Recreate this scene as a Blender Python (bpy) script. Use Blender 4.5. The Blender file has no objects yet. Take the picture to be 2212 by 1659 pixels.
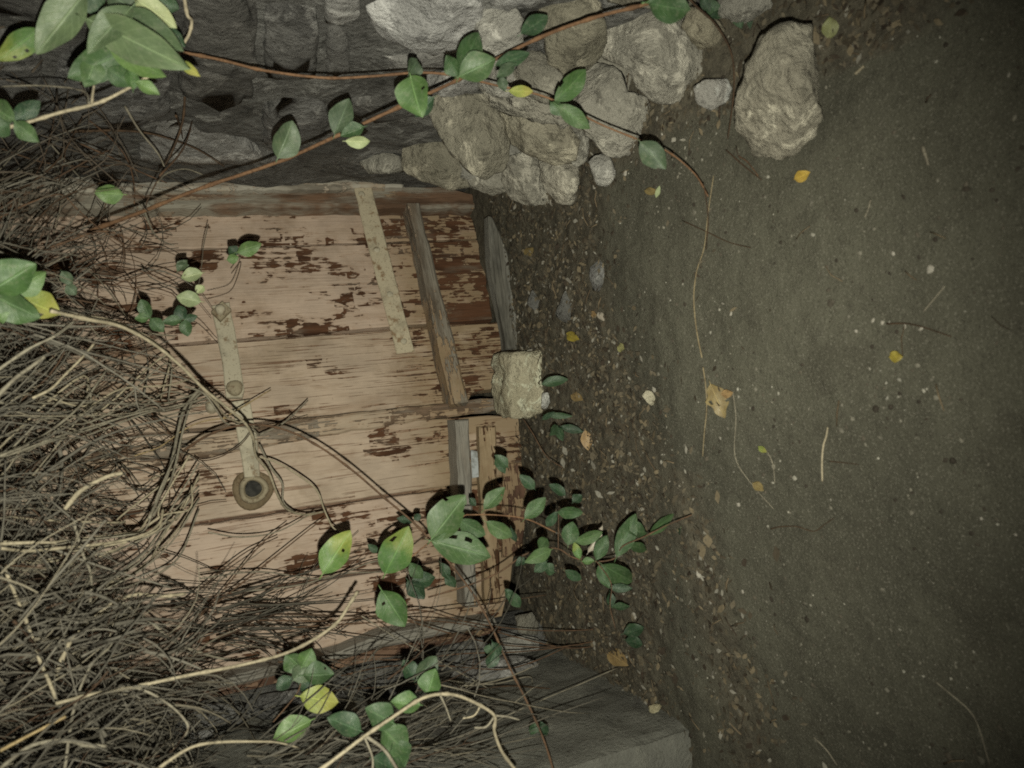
import bpy, bmesh, math, random
from mathutils import Vector, Matrix, noise
random.seed(11)
S = bpy.context.scene
C = S.collection

# ------------------------------------------------------------------ camera
YS = 1.0
FPX = 1640.0                       # focal length, measured on a 2212 x 1659 copy of the photograph
H = 0.62
CAM = Vector((0, 0, H))
Zl = Vector((-.9227, -.0935, .374)).normalized()      # world up, seen from the camera
Fl = Vector((0, 0, -1))
Yl = (Fl - Fl.dot(Zl) * Zl).normalized()
Xl = Yl.cross(Zl)
ROT = Matrix((Xl, Yl, Zl))                            # camera -> world
cam = bpy.data.cameras.new('camera')
cam.sensor_width = 36
cam.lens = 36 * FPX / 2212
cam.clip_start = 0.02
cam.clip_end = 400
camo = bpy.data.objects.new('camera', cam)
C.objects.link(camo)
camo.matrix_world = Matrix.Translation(CAM) @ ROT.to_4x4()
S.camera = camo
cam.dof.use_dof = True
cam.dof.focus_distance = 1.5
cam.dof.aperture_fstop = 6.5

def ray(u, v):
    return (ROT @ Vector(((u - 1106) / FPX, (829.5 - v) / FPX, -1)))

# ------------------------------------------------------------------ faint night sky, flash
W = bpy.data.worlds.new('World')
S.world = W
W.use_nodes = True
sky = W.node_tree.nodes.new('ShaderNodeTexSky')
sky.sky_type = 'NISHITA'
sky.sun_disc = False
sky.sun_elevation = math.radians(-4)
sky.sun_rotation = math.radians(150)
W.node_tree.links.new(sky.outputs[0], W.node_tree.nodes['Background'].inputs[0])
W.node_tree.nodes['Background'].inputs[1].default_value = 0.12

fl = bpy.data.lights.new('flash', 'SPOT')             # the phone's LED, beside the lens
fl.energy = 63
fl.color = (1.0, .99, .84)
fl.spot_size = math.radians(104)
fl.spot_blend = 1.0
fl.shadow_soft_size = 0.004
flo = bpy.data.objects.new('flash', fl)
C.objects.link(flo)
flo.location = CAM + ROT @ Vector((0.006, -0.042, 0.0))
flo.rotation_euler = ray(840, 790).to_track_quat('-Z', 'Y').to_euler()

S.view_settings.view_transform = 'Standard'
S.view_settings.look = 'None'
S.view_settings.exposure = 0
S.view_settings.gamma = 1
S.render.engine = 'CYCLES'
S.cycles.use_denoising = False
S.cycles.filter_width = 1.8
S.cycles.max_bounces = 4
S.cycles.diffuse_bounces = 2
S.cycles.glossy_bounces = 1

# ------------------------------------------------------------------ placing
def gz(x, y):
    z = 0.0
    if y < .95:
        z -= .16 * (.95 - y)
    if y > 1.15:
        z += .02 * min(1, (y - 1.15) / .4)
    z += .005 * noise.noise(Vector((x * 7.1, y * 7.1, 6.2))) + .012 * noise.noise(Vector((x * 2.3, y * 2.3, 3.1)))
    return z
def aty(u, v, y):
    d = ray(u, v)
    return CAM + d * (y / d.y)
def atx(u, v, x):
    d = ray(u, v)
    return CAM + d * (x / d.x)
def atg(u, v, h=0.0):
    d = ray(u, v)
    t = .3
    p = CAM + d * t
    for _ in range(400):
        p = CAM + d * t
        e = p.z - (gz(p.x, p.y) + h)
        if e < .0004:
            break
        t += e * .8
    return p
TH = math.radians(19)
DC = Vector((-.033, 1.5, 0))
DR = Vector((math.cos(TH), math.sin(TH), 0))          # right leaf runs back to the right
NR = Vector((math.sin(TH), -math.cos(TH), 0))
DL = Vector((1, 0, 0))
NL = Vector((0, -1, 0))
UP = Vector((0, 0, 1))
def onplane(u, v, side, off=0.0):
    n = NR if side == 'R' else NL
    d = ray(u, v)
    t = ((DC + n * off) - CAM).dot(n) / d.dot(n)
    return CAM + d * t
def pl2(u, v, side, off=0.0):
    p = onplane(u, v, side, off) - DC
    return ((p.dot(DR if side == 'R' else DL)), p.z)
def z3(c, r, x, y):                                   # third-of-the-picture close-ups -> picture
    return (c * 737.333 + x / 3.0, r * 553.0 + y / 3.0)

# ------------------------------------------------------------------ object helpers
WO = {}
def base(name, loc, label=None, cat=None, group=None, kind=None):
    o = bpy.data.objects.new(name, None)
    o.empty_display_size = .05
    C.objects.link(o)
    o.location = loc
    WO[o] = Vector(loc)
    return tag(o, label, cat, group, kind)
def tag(o, label=None, cat=None, group=None, kind=None):
    if label: o['label'] = label
    if cat: o['category'] = cat
    if group: o['group'] = group
    if kind: o['kind'] = kind
    return o
def mesh_obj(name, verts, faces, mat, parent=None, smooth=True, uvs=None, cols=None):
    verts = [Vector(v) for v in verts]
    if parent is None:
        lo = [min(v[i] for v in verts) for i in range(3)]
        hi = [max(v[i] for v in verts) for i in range(3)]
        o0 = Vector(((lo[0] + hi[0]) / 2, (lo[1] + hi[1]) / 2, lo[2]))
    else:
        o0 = sum(verts, Vector()) / len(verts)
    me = bpy.data.meshes.new(name)
    me.from_pydata([v - o0 for v in verts], [], faces)
    if uvs is not None:
        l = me.uv_layers.new(name='UVMap')
        vi = [0] * len(me.loops)
        me.loops.foreach_get('vertex_index', vi)
        flat = []
        for i in vi: flat.extend(uvs[i])
        l.data.foreach_set('uv', flat)
    if cols is not None:
        a = me.color_attributes.new('Col', 'FLOAT_COLOR', 'POINT')
        flat = []
        for c in cols: flat.extend((c[0], c[1], c[2], 1))
        a.data.foreach_set('color', flat)
    me.polygons.foreach_set('use_smooth', [smooth] * len(me.polygons))
    me.materials.append(mat)
    me.update()
    o = bpy.data.objects.new(name, me)
    C.objects.link(o)
    WO[o] = o0
    if parent is not None:
        o.parent = parent
        o.location = o0 - WO[parent]
    else:
        o.location = o0
    return o

# ------------------------------------------------------------------ materials
class NB:
    def __init__(s, name):
        s.m = bpy.data.materials.new(name)
        s.m.use_nodes = True
        s.t = s.m.node_tree
        s.b = s.t.nodes['Principled BSDF']
        s.b.inputs['Specular IOR Level'].default_value = .25
    def n(s, typ, **kw):
        x = s.t.nodes.new('ShaderNode' + typ)
        for k, v in kw.items(): setattr(x, k, v)
        return x
    def put(s, sock, v):
        if hasattr(v, 'is_output'): s.t.links.new(v, sock)
        elif isinstance(v, (tuple, list)) and len(v) == 3 and sock.type == 'RGBA': sock.default_value = (*v, 1)
        else: sock.default_value = v
    def coord(s, kind='Object', scale=(1, 1, 1), rnd=False):
        tc = s.n('TexCoord')
        o = tc.outputs[kind]
        if rnd:
            oi = s.n('ObjectInfo')
            a = s.n('VectorMath', operation='SCALE')
            a.inputs[0].default_value = (37, 53, 71)
            s.t.links.new(oi.outputs['Random'], a.inputs['Scale'])
            b = s.n('VectorMath', operation='ADD')
            s.put(b.inputs[0], o); s.put(b.inputs[1], a.outputs[0])
            o = b.outputs[0]
        mp = s.n('VectorMath', operation='MULTIPLY')
        s.put(mp.inputs[0], o)
        mp.inputs[1].default_value = scale
        return mp.outputs[0]
    def noise(s, vec, scale=5, detail=6, rough=.6, dist=0):
        x = s.n('TexNoise')
        s.put(x.inputs['Vector'], vec)
        x.inputs['Scale'].default_value = scale
        x.inputs['Detail'].default_value = detail
        x.inputs['Roughness'].default_value = rough
        x.inputs['Distortion'].default_value = dist
        return x.outputs[0]
    def voro(s, vec, scale, feature='F1', out='Distance'):
        x = s.n('TexVoronoi', feature=feature)
        s.put(x.inputs['Vector'], vec)
        x.inputs['Scale'].default_value = scale
        return x.outputs[out]
    def rng(s, v, a, b, c=0, d=1):
        x = s.n('MapRange', interpolation_type='SMOOTHSTEP')
        s.put(x.inputs[0], v)
        for i, q in zip((1, 2, 3, 4), (a, b, c, d)): s.put(x.inputs[i], q)
        return x.outputs[0]
    def math(s, op, a, b=0.0, c=None):
        x = s.n('Math', operation=op)
        s.put(x.inputs[0], a); s.put(x.inputs[1], b)
        if c is not None: s.put(x.inputs[2], c)
        return x.outputs[0]
    def mix(s, f, a, b, mode='MIX'):
        x = s.n('Mix', data_type='RGBA', blend_type=mode)
        s.put(x.inputs[0], f); s.put(x.inputs[6], a); s.put(x.inputs[7], b)
        return x.outputs[2]
    def bump(s, h, strength=.4, dist=.004, prev=None):
        x = s.n('Bump')
        x.inputs['Strength'].default_value = strength
        x.inputs['Distance'].default_value = dist
        s.put(x.inputs['Height'], h)
        if prev is not None: s.put(x.inputs['Normal'], prev)
        return x.outputs[0]
    def done(s, col, rough=.8, normal=None):
        s.put(s.b.inputs['Base Color'], col)
        s.put(s.b.inputs['Roughness'], rough)
        if normal is not None: s.put(s.b.inputs['Normal'], normal)
        return s.m

def painted_wood(name, paint, under, thr, grain_show=.5, low=0.0, wood=(.17, .13, .095), greyness=.15):
    """u runs along the grain, v across, both in metres; thr = how much paint survives"""
    b = NB(name)
    vc_ = b.n('TexVoronoi', feature='F1', distance='CHEBYCHEV')
    b.put(vc_.inputs['Vector'], b.coord('UV', (42, 62, 1), True))
    vc_.inputs['Scale'].default_value = 1
    def sc(o, k):
        x = b.n('VectorMath', operation='MULTIPLY'); b.put(x.inputs[0], o); x.inputs[1].default_value = k
        return x.outputs[0]
    pos = vc_.outputs['Position']
    smooth_big = b.noise(b.coord('UV', (5.5, 10.5, 1), True), 1, 6, .62, .4)
    chip_big = b.noise(sc(pos, (5.5 / 42, 10.5 / 62, 1)), 1, 6, .62, .4)
    big = b.math('ADD', b.math('MULTIPLY', smooth_big, .45), b.math('MULTIPLY', chip_big, .55))
    mid = b.noise(b.coord('UV', (26, 70, 1), True), 1, 4, .6, .6)
    fine = b.noise(b.coord('UV', (7, 260, 1), True), 1, 3, .55, .25)
    fib = b.noise(b.coord('UV', (30, 900, 1), True), 1, 2, .5, 0)
    cell = b.voro(b.coord('UV', (55, 110, 1), True), 1, 'F1')
    m = b.math('ADD', b.math('MULTIPLY', big, .62), b.math('MULTIPLY', mid, .22))
    m = b.math('ADD', m, b.math('MULTIPLY', fine, .10 + .16 * grain_show))
    m = b.math('ADD', m, b.math('MULTIPLY', cell, .05))
    tc = b.n('TexCoord'); sx = b.n('SeparateXYZ'); b.put(sx.inputs[0], tc.outputs['UV'])
    hgt = b.rng(sx.outputs[0], .06, .24, 1, 0)         # worn nearer to the wet foot of the door
    m = b.math('ADD', m, b.math('MULTIPLY', hgt, low))
    mask = b.rng(m, thr - .006, thr + .010, 0, 1)       # 1 = paint gone
    crack = b.rng(b.math('ADD', b.math('MULTIPLY', fine, .75), b.math('MULTIPLY', big, .35)), .64 - .055 * grain_show, .69 - .055 * grain_show, 0, .2 + .55 * grain_show)
    pcol = b.mix(b.rng(b.noise(b.coord('UV', (9, 14, 1), True), 1, 5, .6), .35, .7), paint, tuple(c * .78 for c in paint))
    pcol = b.mix(b.rng(fib, .5, .72, 0, .28), pcol, tuple(c * .5 for c in paint))
    stain = b.rng(b.noise(b.coord('UV', (4.5, 26, 1), True), 1, 5, .65, .5), .50, .68, 0, .15 + .35 * grain_show)
    pcol = b.mix(stain, pcol, (.29, .19, .12))
    foot = b.math('MULTIPLY', b.rng(sx.outputs[0], .16, .30, 1, 0), b.rng(b.noise(b.coord('UV', (11, 22, 1), True), 1, 5, .65), .30, .52, .25, .9))
    pcol = b.mix(foot, pcol, (.31, .225, .135))
    pcol = b.mix(crack, pcol, tuple(c * 1.5 for c in under))
    ucol = b.mix(b.rng(b.noise(b.coord('UV', (6, 30, 1), True), 1.3, 4, .6), .42, .62), under, tuple(c * .55 for c in under))
    ucol = b.mix(b.rng(b.noise(b.coord('UV', (3.3, 17, 1), True), 1.7, 4, .6), .60 - greyness * .4, .74 - greyness * .3), ucol, wood)
    ucol = b.mix(b.rng(fib, .45, .75, 0, .6), ucol, tuple(c * .45 for c in under))
    grime = b.rng(b.noise(b.coord('UV', (8, 8, 1), True), 1, 7, .7, .5), .46, .70, 0, .45)
    pcol = b.mix(grime, pcol, b.mix(1.0, pcol, (.52, .47, .38), 'MULTIPLY'))
    halo = b.rng(m, thr - .05, thr, 0, .35)
    pcol = b.mix(halo, pcol, (.33, .20, .12))
    col = b.mix(mask, pcol, ucol)
    h = b.math('SUBTRACT', 1.0, mask)
    h = b.math('ADD', h, b.math('MULTIPLY', fine, .7))
    h = b.math('ADD', h, b.math('MULTIPLY', crack, -.6))
    return b.done(col, b.math('ADD', .62, b.math('MULTIPLY', mask, .3)), b.bump(h, .9, .0022))

PAINT = (.59, .455, .355)
UNDER = (.125, .058, .030)
M = {}
M['plank_a'] = painted_wood('peeling paint light', PAINT, UNDER, .556, .25, .04)
M['plank_b'] = painted_wood('peeling paint patchy', PAINT, UNDER, .536, .35, .03)
M['plank_c'] = painted_wood('peeling paint grain', (.55, .43, .325), UNDER, .632, .95, .03)
M['plank_d'] = painted_wood('peeling paint worn', (.56, .44, .335), UNDER, .618, .6, .04)
M['plank_e'] = painted_wood('peeling paint sound', PAINT, UNDER, .585, .5, .04)
M['rail'] = painted_wood('bare rail', (.40, .33, .25), (.21, .165, .12), .52, .7, 0, (.265, .235, .19), .6)
M['rail_grey'] = painted_wood('grey rail', (.40, .36, .30), (.26, .23, .19), .46, .9, 0, (.30, .28, .24), .7)
M['pale_edge'] = painted_wood('pale edge', (.50, .46, .38), (.34, .30, .24), .52, .8, 0, (.42, .39, .33), .5)
M['strip'] = painted_wood('worn cover strip', (.47, .37, .27), (.20, .135, .09), .57, .8, 0, (.25, .21, .165), .35)
M['batten'] = painted_wood('painted batten', (.50, .385, .245), (.12, .06, .03), .565, .3, 0)
M['post'] = painted_wood('post', (.36, .31, .24), (.20, .12, .075), .50, .8, 0, (.32, .295, .24), .5)
M['reddish'] = painted_wood('red board', (.22, .135, .09), (.16, .09, .06), .54, .6, 0)
M['silver'] = painted_wood('weathered', (.36, .34, .29), (.16, .15, .125), .47, 1.0, 0, (.24, .23, .20), .5)

def iron_mat(name, a, rust):
    b = NB(name)
    v = b.coord('Object', (1, 1, 1), True)
    n1 = b.noise(v, 55, 6, .65)
    n2 = b.noise(v, 300, 3, .6)
    n7 = b.noise(v, 18, 6, .7)
    col = b.mix(b.rng(n7, .48, .64, 0, .75), a, tuple(q * .62 for q in a))
    col = b.mix(b.rng(n1, .54, .66, 0, .9), col, rust)
    col = b.mix(b.rng(n2, .60, .68, 0, .7), col, tuple(c * .4 for c in rust))
    return b.done(col, .7, b.bump(b.math('ADD', n1, b.math('MULTIPLY', n2, .5)), .5, .002))
M['strap'] = iron_mat('painted iron', (.52, .45, .32), (.24, .15, .08))
M['latch'] = iron_mat('latch iron', (.48, .43, .32), (.22, .15, .085))
M['rust2'] = iron_mat('brown iron', (.33, .28, .19), (.16, .11, .065))
M['rust'] = iron_mat('rusty iron', (.20, .15, .09), (.10, .06, .03))

def rock_mat(name, a, c, dark, scale=1.0, bs=1.0):
    b = NB(name)
    v = b.coord('Object', (1, 1, 1), True)
    n1 = b.noise(v, 7 * scale, 8, .68, .5)
    n2 = b.noise(v, 38 * scale, 6, .7)
    n3 = b.noise(v, 170 * scale, 4, .7)
    vo = b.voro(v, 60 * scale)
    col = b.mix(b.rng(n1, .36, .62), a, c)
    col = b.mix(b.rng(n2, .55, .66, 0, .8), col, dark)
    n5 = b.noise(b.coord('Object', (1, 1, 1), True), 13 * scale, 9, .74, .8)
    col = b.mix(b.rng(n5, .53, .60, 0, .75), col, tuple(min(1, q * 1.75) for q in a))
    col = b.mix(b.rng(n2, .30, .42, .45, 0), col, tuple(min(1, q * 1.5) for q in a))
    col = b.mix(b.rng(n3, .55, .72, 0, .55), col, tuple(q * .45 for q in c))
    oi = b.n('ObjectInfo')
    hs = b.n('HueSaturation')
    b.put(hs.inputs['Value'], b.rng(oi.outputs['Random'], 0, 1, .80, 1.18))
    b.put(hs.inputs['Saturation'], b.rng(oi.outputs['Random'], 0, 1, 1.25, .75))
    b.put(hs.inputs['Color'], col)
    col = hs.outputs[0]
    h = b.math('ADD', b.math('MULTIPLY', n2, 1.0), b.math('MULTIPLY', n3, .35))
    h = b.math('ADD', h, b.math('MULTIPLY', n5, 1.2))
    h = b.math('ADD', h, b.math('MULTIPLY', vo, .35))
    return b.done(col, .93, b.bump(h, bs, .016))
M['rock'] = rock_mat('limestone', (.44, .41, .335), (.30, .28, .225), (.15, .138, .11))
M['rock2'] = rock_mat('limestone grey', (.40, .38, .325), (.27, .255, .215), (.14, .132, .11))
M['rock_pale'] = rock_mat('limestone pale', (.47, .435, .345), (.33, .30, .235), (.16, .147, .113))
M['quartz'] = rock_mat('white stone', (.60, .58, .54), (.45, .43, .39), (.30, .28, .25))
M['chunk'] = rock_mat('yellow mortar chunk', (.66, .60, .43), (.50, .45, .31), (.30, .265, .18), 1.3, .9)
M['wallstone'] = rock_mat('dimmed wall stone', (.19, .183, .17), (.115, .11, .103), (.045, .043, .04), .8)  # dimness of a wall lit at a grazing angle, put into the colour
M['wallstone_pale'] = rock_mat('grey stone', (.36, .35, .33), (.25, .24, .225), (.12, .115, .11), .8)
M['mortar'] = rock_mat('old mortar', (.20, .195, .18), (.12, .115, .105), (.05, .048, .043), 1.0)

b = NB('concrete')
v = b.coord('Object')
n1 = b.noise(v, 3.5, 8, .6, .4); n2 = b.noise(v, 160, 4, .7); n3 = b.noise(b.coord('Object', (1, 3, 9)), 2.2, 4, .6)
col = b.mix(b.rng(n1, .35, .65), (.19, .187, .16), (.115, .112, .096))
col = b.mix(b.rng(n3, .60, .68, 0, .75), col, (.085, .08, .072))
col = b.mix(b.rng(n2, .5, .75, 0, .5), col, (.12, .115, .10))
n6 = b.noise(v, 22, 8, .72, .4)
col = b.mix(b.rng(n6, .52, .66, 0, .6), col, (.25, .245, .205))
col = b.mix(b.rng(n6, .34, .44, .6, 0), col, (.09, .087, .072))
M['concrete'] = b.done(col, .9, b.bump(b.math('ADD', n2, b.math('MULTIPLY', n6, 2)), .7, .006))

b = NB('soil')
v = b.coord('Object')
n1 = b.noise(v, 4, 6, .6); n2 = b.noise(v, 60, 6, .72); n3 = b.noise(v, 420, 3, .7)
n4 = b.noise(v, 14, 5, .65)
sand = b.mix(b.rng(n1, .35, .65), (.112, .107, .079), (.078, .074, .055))
sand = b.mix(b.rng(n4, .52, .70, 0, .4), sand, (.060, .054, .040))
sand = b.mix(b.rng(n2, .52, .72, 0, .55), sand, (.052, .047, .036))
sand = b.mix(b.rng(n3, .57, .65, 0, .75), sand, (.22, .205, .165))
sand = b.mix(b.rng(n3, .34, .44, .6, 0), sand, (.04, .036, .028))
at = b.n('Attribute'); at.attribute_name = 'Col'
sp = b.n('SeparateColor'); b.put(sp.inputs[0], at.outputs[0])
humus = b.mix(b.rng(n2, .38, .66), (.118, .104, .075), (.066, .058, .043))
humus = b.mix(b.rng(n3, .56, .66, 0, .6), humus, (.22, .19, .145))
hm = b.rng(b.math('ADD', sp.outputs[0], b.math('MULTIPLY', b.math('ADD', n4, n2), .6)), .75, 1.45)
col = b.mix(hm, sand, humus)
hh = b.math('ADD', b.math('MULTIPLY', n2, 1.0), b.math('MULTIPLY', n3, .35))
M['soil'] = b.done(col, .95, b.bump(hh, .7, .006))

def vcol_mat(name, rough=.85, bs=.3):
    b = NB(name)
    at = b.n('Attribute'); at.attribute_name = 'Col'
    n = b.noise(b.coord('Object'), 260, 4, .65)
    col = b.mix(b.rng(n, .4, .7, 0, .5), at.outputs[0], b.mix(1.0, at.outputs[0], (.45, .42, .38), 'MULTIPLY'))
    return b.done(col, rough, b.bump(n, bs, .001))
M['gravel'] = vcol_mat('gravel')
M['litter'] = vcol_mat('litter')
M['drystuff'] = vcol_mat('dry stems', .9, .5)

def twig_mat(name, a, c):
    b = NB(name)
    v = b.coord('Object', (1, 1, 1), True)
    n = b.noise(v, 60, 4, .65); n2 = b.noise(v, 350, 3, .6)
    col = b.mix(b.rng(n, .36, .66), a, c)
    col = b.mix(b.rng(n2, .5, .7, 0, .6), col, tuple(q * .5 for q in c))
    return b.done(col, .8, b.bump(n2, .5, .001))
M['twig_pale'] = twig_mat('pale dry bark', (.42, .36, .25), (.28, .24, .165))
M['twig_grey'] = twig_mat('grey dry bark', (.29, .26, .195), (.18, .158, .118))
M['stem_red'] = twig_mat('red brown stem', (.20, .112, .060), (.125, .068, .037))
M['stem_dark'] = twig_mat('dark stem', (.085, .052, .030), (.050, .032, .020))
M['stem_brown'] = twig_mat('thin brown stem', (.14, .082, .048), (.085, .052, .032))
M['straw_dull'] = twig_mat('dull straw', (.29, .235, .14), (.20, .155, .09))
M['straw'] = twig_mat('straw', (.44, .33, .17), (.30, .22, .11))

def leaf_mat(name, a, c, tip=None, spots=.3):
    b = NB(name)
    tc = b.n('TexCoord'); sx = b.n('SeparateXYZ'); b.put(sx.inputs[0], tc.outputs['UV'])
    t, s = sx.outputs[0], sx.outputs[1]
    sa = b.math('ABSOLUTE', b.math('SUBTRACT', s, .5))
    v = b.coord('UV', (1, .7, 1), True)
    n1 = b.noise(v, 3.2, 5, .6); n2 = b.noise(v, 26, 4, .65); n3 = b.noise(v, 9, 7, .75)
    col = b.mix(b.rng(n1, .35, .65), a, c)
    if tip: col = b.mix(b.rng(b.math('ADD', t, b.math('MULTIPLY', n1, .7)), .75, 1.05), col, tip)
    vein = b.math('SINE', b.math('MULTIPLY', b.math('SUBTRACT', t, b.math('MULTIPLY', sa, .55)), 46))
    vm = b.rng(vein, .80, 1.0, 0, .13)
    mid = b.rng(sa, .008, .035, .55, 0)
    vv = b.math('MAXIMUM', vm, mid)
    light = tuple(min(1, q * 1.7 + .02) for q in a)
    col = b.mix(b.rng(n3, .42, .60, .35, 0), col, tuple(q * .6 for q in c))
    col = b.mix(vv, col, light)
    col = b.mix(b.rng(n2, .62, .70, 0, spots), col, (.05, .045, .015))
    oi = b.n('ObjectInfo')
    hs = b.n('HueSaturation')
    b.put(hs.inputs['Value'], b.rng(oi.outputs['Random'], 0, 1, .78, 1.2))
    b.put(hs.inputs['Hue'], b.rng(oi.outputs['Random'], 0, 1, .512, .488))
    b.put(hs.inputs['Color'], col)
    nm = b.bump(b.math('ADD', b.math('MULTIPLY', vv, -1.0), b.math('MULTIPLY', n2, .4)), .45, .002)
    b.b.inputs['Specular IOR Level'].default_value = .5
    m = b.done(b.mix(b.rng(n3, .50, .66, 0, .38), hs.outputs[0], (.17, .165, .12)), b.rng(n1, .3, .7, .42, .66), nm)
    return m
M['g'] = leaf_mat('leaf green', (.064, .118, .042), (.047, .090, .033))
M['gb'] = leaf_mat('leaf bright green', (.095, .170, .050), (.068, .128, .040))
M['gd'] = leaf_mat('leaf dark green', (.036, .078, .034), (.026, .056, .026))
M['gg'] = leaf_mat('leaf grey green', (.072, .108, .056), (.052, .080, .043))
M['gl'] = leaf_mat('leaf soft grey green', (.125, .175, .085), (.085, .125, .060))
M['gy'] = leaf_mat('leaf green yellowing', (.10, .185, .045), (.075, .15, .038), (.21, .25, .05))
M['y'] = leaf_mat('leaf yellow green', (.25, .28, .065), (.18, .22, .05), (.30, .29, .07))
M['p'] = leaf_mat('leaf pale underside', (.34, .38, .20), (.26, .31, .155), spots=.15)
M['fy'] = leaf_mat('fallen yellow leaf', (.46, .34, .055), (.34, .24, .04), spots=.5)
M['fp'] = leaf_mat('fallen pale leaf', (.32, .32, .13), (.25, .25, .10))
M['ft'] = leaf_mat('fallen tan leaf', (.33, .235, .10), (.23, .155, .065), spots=.5)
M['fb'] = leaf_mat('dead leaf curl', (.40, .36, .29), (.28, .25, .19), spots=.4)
b = NB('paper'); M['paper'] = b.done(b.mix(b.rng(b.noise(b.coord(), 60, 5), .4, .6), (.46, .49, .50), (.26, .27, .26)), .7)
b = NB('dark grey knob'); M['hole'] = b.done(b.mix(b.rng(b.noise(b.coord(), 90, 4), .4, .6), (.045, .043, .038), (.02, .02, .018)), .8)

# ------------------------------------------------------------------ shape makers
def catmull(pts, n=6):
    P = [pts[0] + (pts[0] - pts[1])] + list(pts) + [pts[-1] + (pts[-1] - pts[-2])]
    out = []
    for i in range(1, len(P) - 2):
        a, b_, c, d = P[i - 1], P[i], P[i + 1], P[i + 2]
        for k in range(n):
            t = k / n
            out.append(.5 * ((2 * b_) + (c - a) * t + (2 * a - 5 * b_ + 4 * c - d) * t * t + (3 * b_ - a - 3 * c + d) * t ** 3))
    out.append(P[-2].copy())
    return out
def tube(pts, radii, sides=6, V=None, F=None, knots=0.0):
    """appends to V, F; pts world, radii same length"""
    if V is None: V, F = [], []
    n = len(pts)
    s0 = len(V)
    ref = Vector((.3, .5, .8)).normalized()
    for i in range(n):
        t = (pts[min(i + 1, n - 1)] - pts[max(i - 1, 0)])
        if t.length < 1e-9: t = Vector((1, 0, 0))
        t.normalize()
        a = t.cross(ref)
        if a.length < 1e-3: a = t.cross(Vector((1, 0, 0)))
        a.normalize(); b_ = t.cross(a)
        r = radii[i] * (1 + knots * random.uniform(-1, 1))
        for k in range(sides):
            an = 2 * math.pi * k / sides
            V.append(pts[i] + a * (r * math.cos(an)) + b_ * (r * math.sin(an)))
    for i in range(n - 1):
        for k in range(sides):
            p, q = s0 + i * sides + k, s0 + i * sides + (k + 1) % sides
            F.append((p, q, q + sides, p + sides))
    F.append(tuple(s0 + k for k in range(sides))[::-1])
    F.append(tuple(s0 + (n - 1) * sides + k for k in range(sides)))
    return V, F
def pxr(p, px):
    return px * (p - CAM).length / FPX
def path(px, y0, y1=None, ymid=None):
    """picture points -> world points whose depth runs from y0 to y1"""
    if y1 is None: y1 = y0
    n = len(px); out = []
    for i, (u, v) in enumerate(px):
        f = i / (n - 1)
        y = y0 + (y1 - y0) * f
        if ymid is not None: y += (ymid - (y0 + y1) / 2) * 4 * f * (1 - f)
        out.append(aty(u, v, y * YS))
    return out
def stem(name, parent, px, y0, y1, w0, w1, mat, ymid=None, knots=.06, ground=False, nodes=0):
    if parent is not None and parent.name.startswith('dry_vine') and w0 > 3:
        w0, w1, knots = w0 * 1.3, w1 * 1.3, .13
    pts = [atg(u, v, .004) for u, v in px] if ground else path(px, y0, y1, ymid)
    pts = catmull(pts, 6)
    n = len(pts)
    rad = [pxr(p, (w0 + (w1 - w0) * i / (n - 1)) * .39) for i, p in enumerate(pts)]
    if nodes:
        for k in range(nodes):
            i = min(n - 1, int((k + .5) / nodes * n)); rad[i] *= 1.4
    V, F = tube(pts, rad, 7, knots=knots)
    return mesh_obj(name, V, F, mat, parent)

def leaf(parent, b_, t_, w, y0, y1, mat, roll=None, fold=.36, curl=None, holes=0, name='leaf', pts=None, wav=.025):
    B, T = pts if pts else (aty(*b_, y0 * YS), aty(*t_, y1 * YS))
    ax = T - B
    L = ax.length
    a = ax / L
    vd = ((B + T) / 2 - CAM)
    dist = vd.length
    vd.normalize()
    wd = a.cross(vd).normalized()
    nr = wd.cross(a).normalized()
    if nr.dot(vd) > 0: nr = -nr
    if roll is None: roll = random.uniform(-.45, .45)
    if curl is None: curl = random.uniform(-.06, .24)
    w = w * .93
    ww = w * dist / FPX / max(.5, math.cos(roll))
    wd2 = wd * math.cos(roll) + nr * math.sin(roll)
    nr2 = nr * math.cos(roll) - wd * math.sin(roll)
    NT, NS = 16, 8
    V, F, U = [], [], []
    ph = random.uniform(0, 6.28)
    for i in range(NT + 1):
        t = i / NT
        hw = ww / 2 * (max(0, math.sin(math.pi * min(1, t ** .93))) ** .80) * (1.04 - .10 * t)
        if i == NT: hw = ww * .008
        if i == 0: hw = ww * .02
        for j in range(NS + 1):
            s = j / NS * 2 - 1
            e = 1 + wav * math.sin(t * 17 + ph + (3 if s > 0 else 0)) * abs(s)
            z = fold * abs(s) ** 1.3 * hw - curl * L * (t * t - t * .4) + .06 * ww * math.sin(t * 9 + ph) * s
            V.append(B + a * (L * t) + wd2 * (s * hw * e) + nr2 * z)
            U.append((t, (s + 1) / 2))
    skip = set()
    for k in range(holes):
        ci, cj = random.randint(4, NT - 3), random.choice([0, 1, 1, 2, 5, 6, 6, 7])
        skip.add((ci, cj))
        if random.random() < .4: skip.add((ci + 1, cj))
    for i in range(NT):
        for j in range(NS):
            if (i, j) in skip: continue
            p = i * (NS + 1) + j
            F.append((p, p + 1, p + NS + 2, p + NS + 1))
    n0 = len(V)
    tube([B - a * (.13 * L) - nr * (.03 * L), B - a * (.05 * L), B + a * (.08 * L)], [ww * .018] * 3, 5, V, F)
    U += [(.1, .5)] * (len(V) - n0)
    return mesh_obj(name, V, F, mat, parent, uvs=U)

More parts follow.
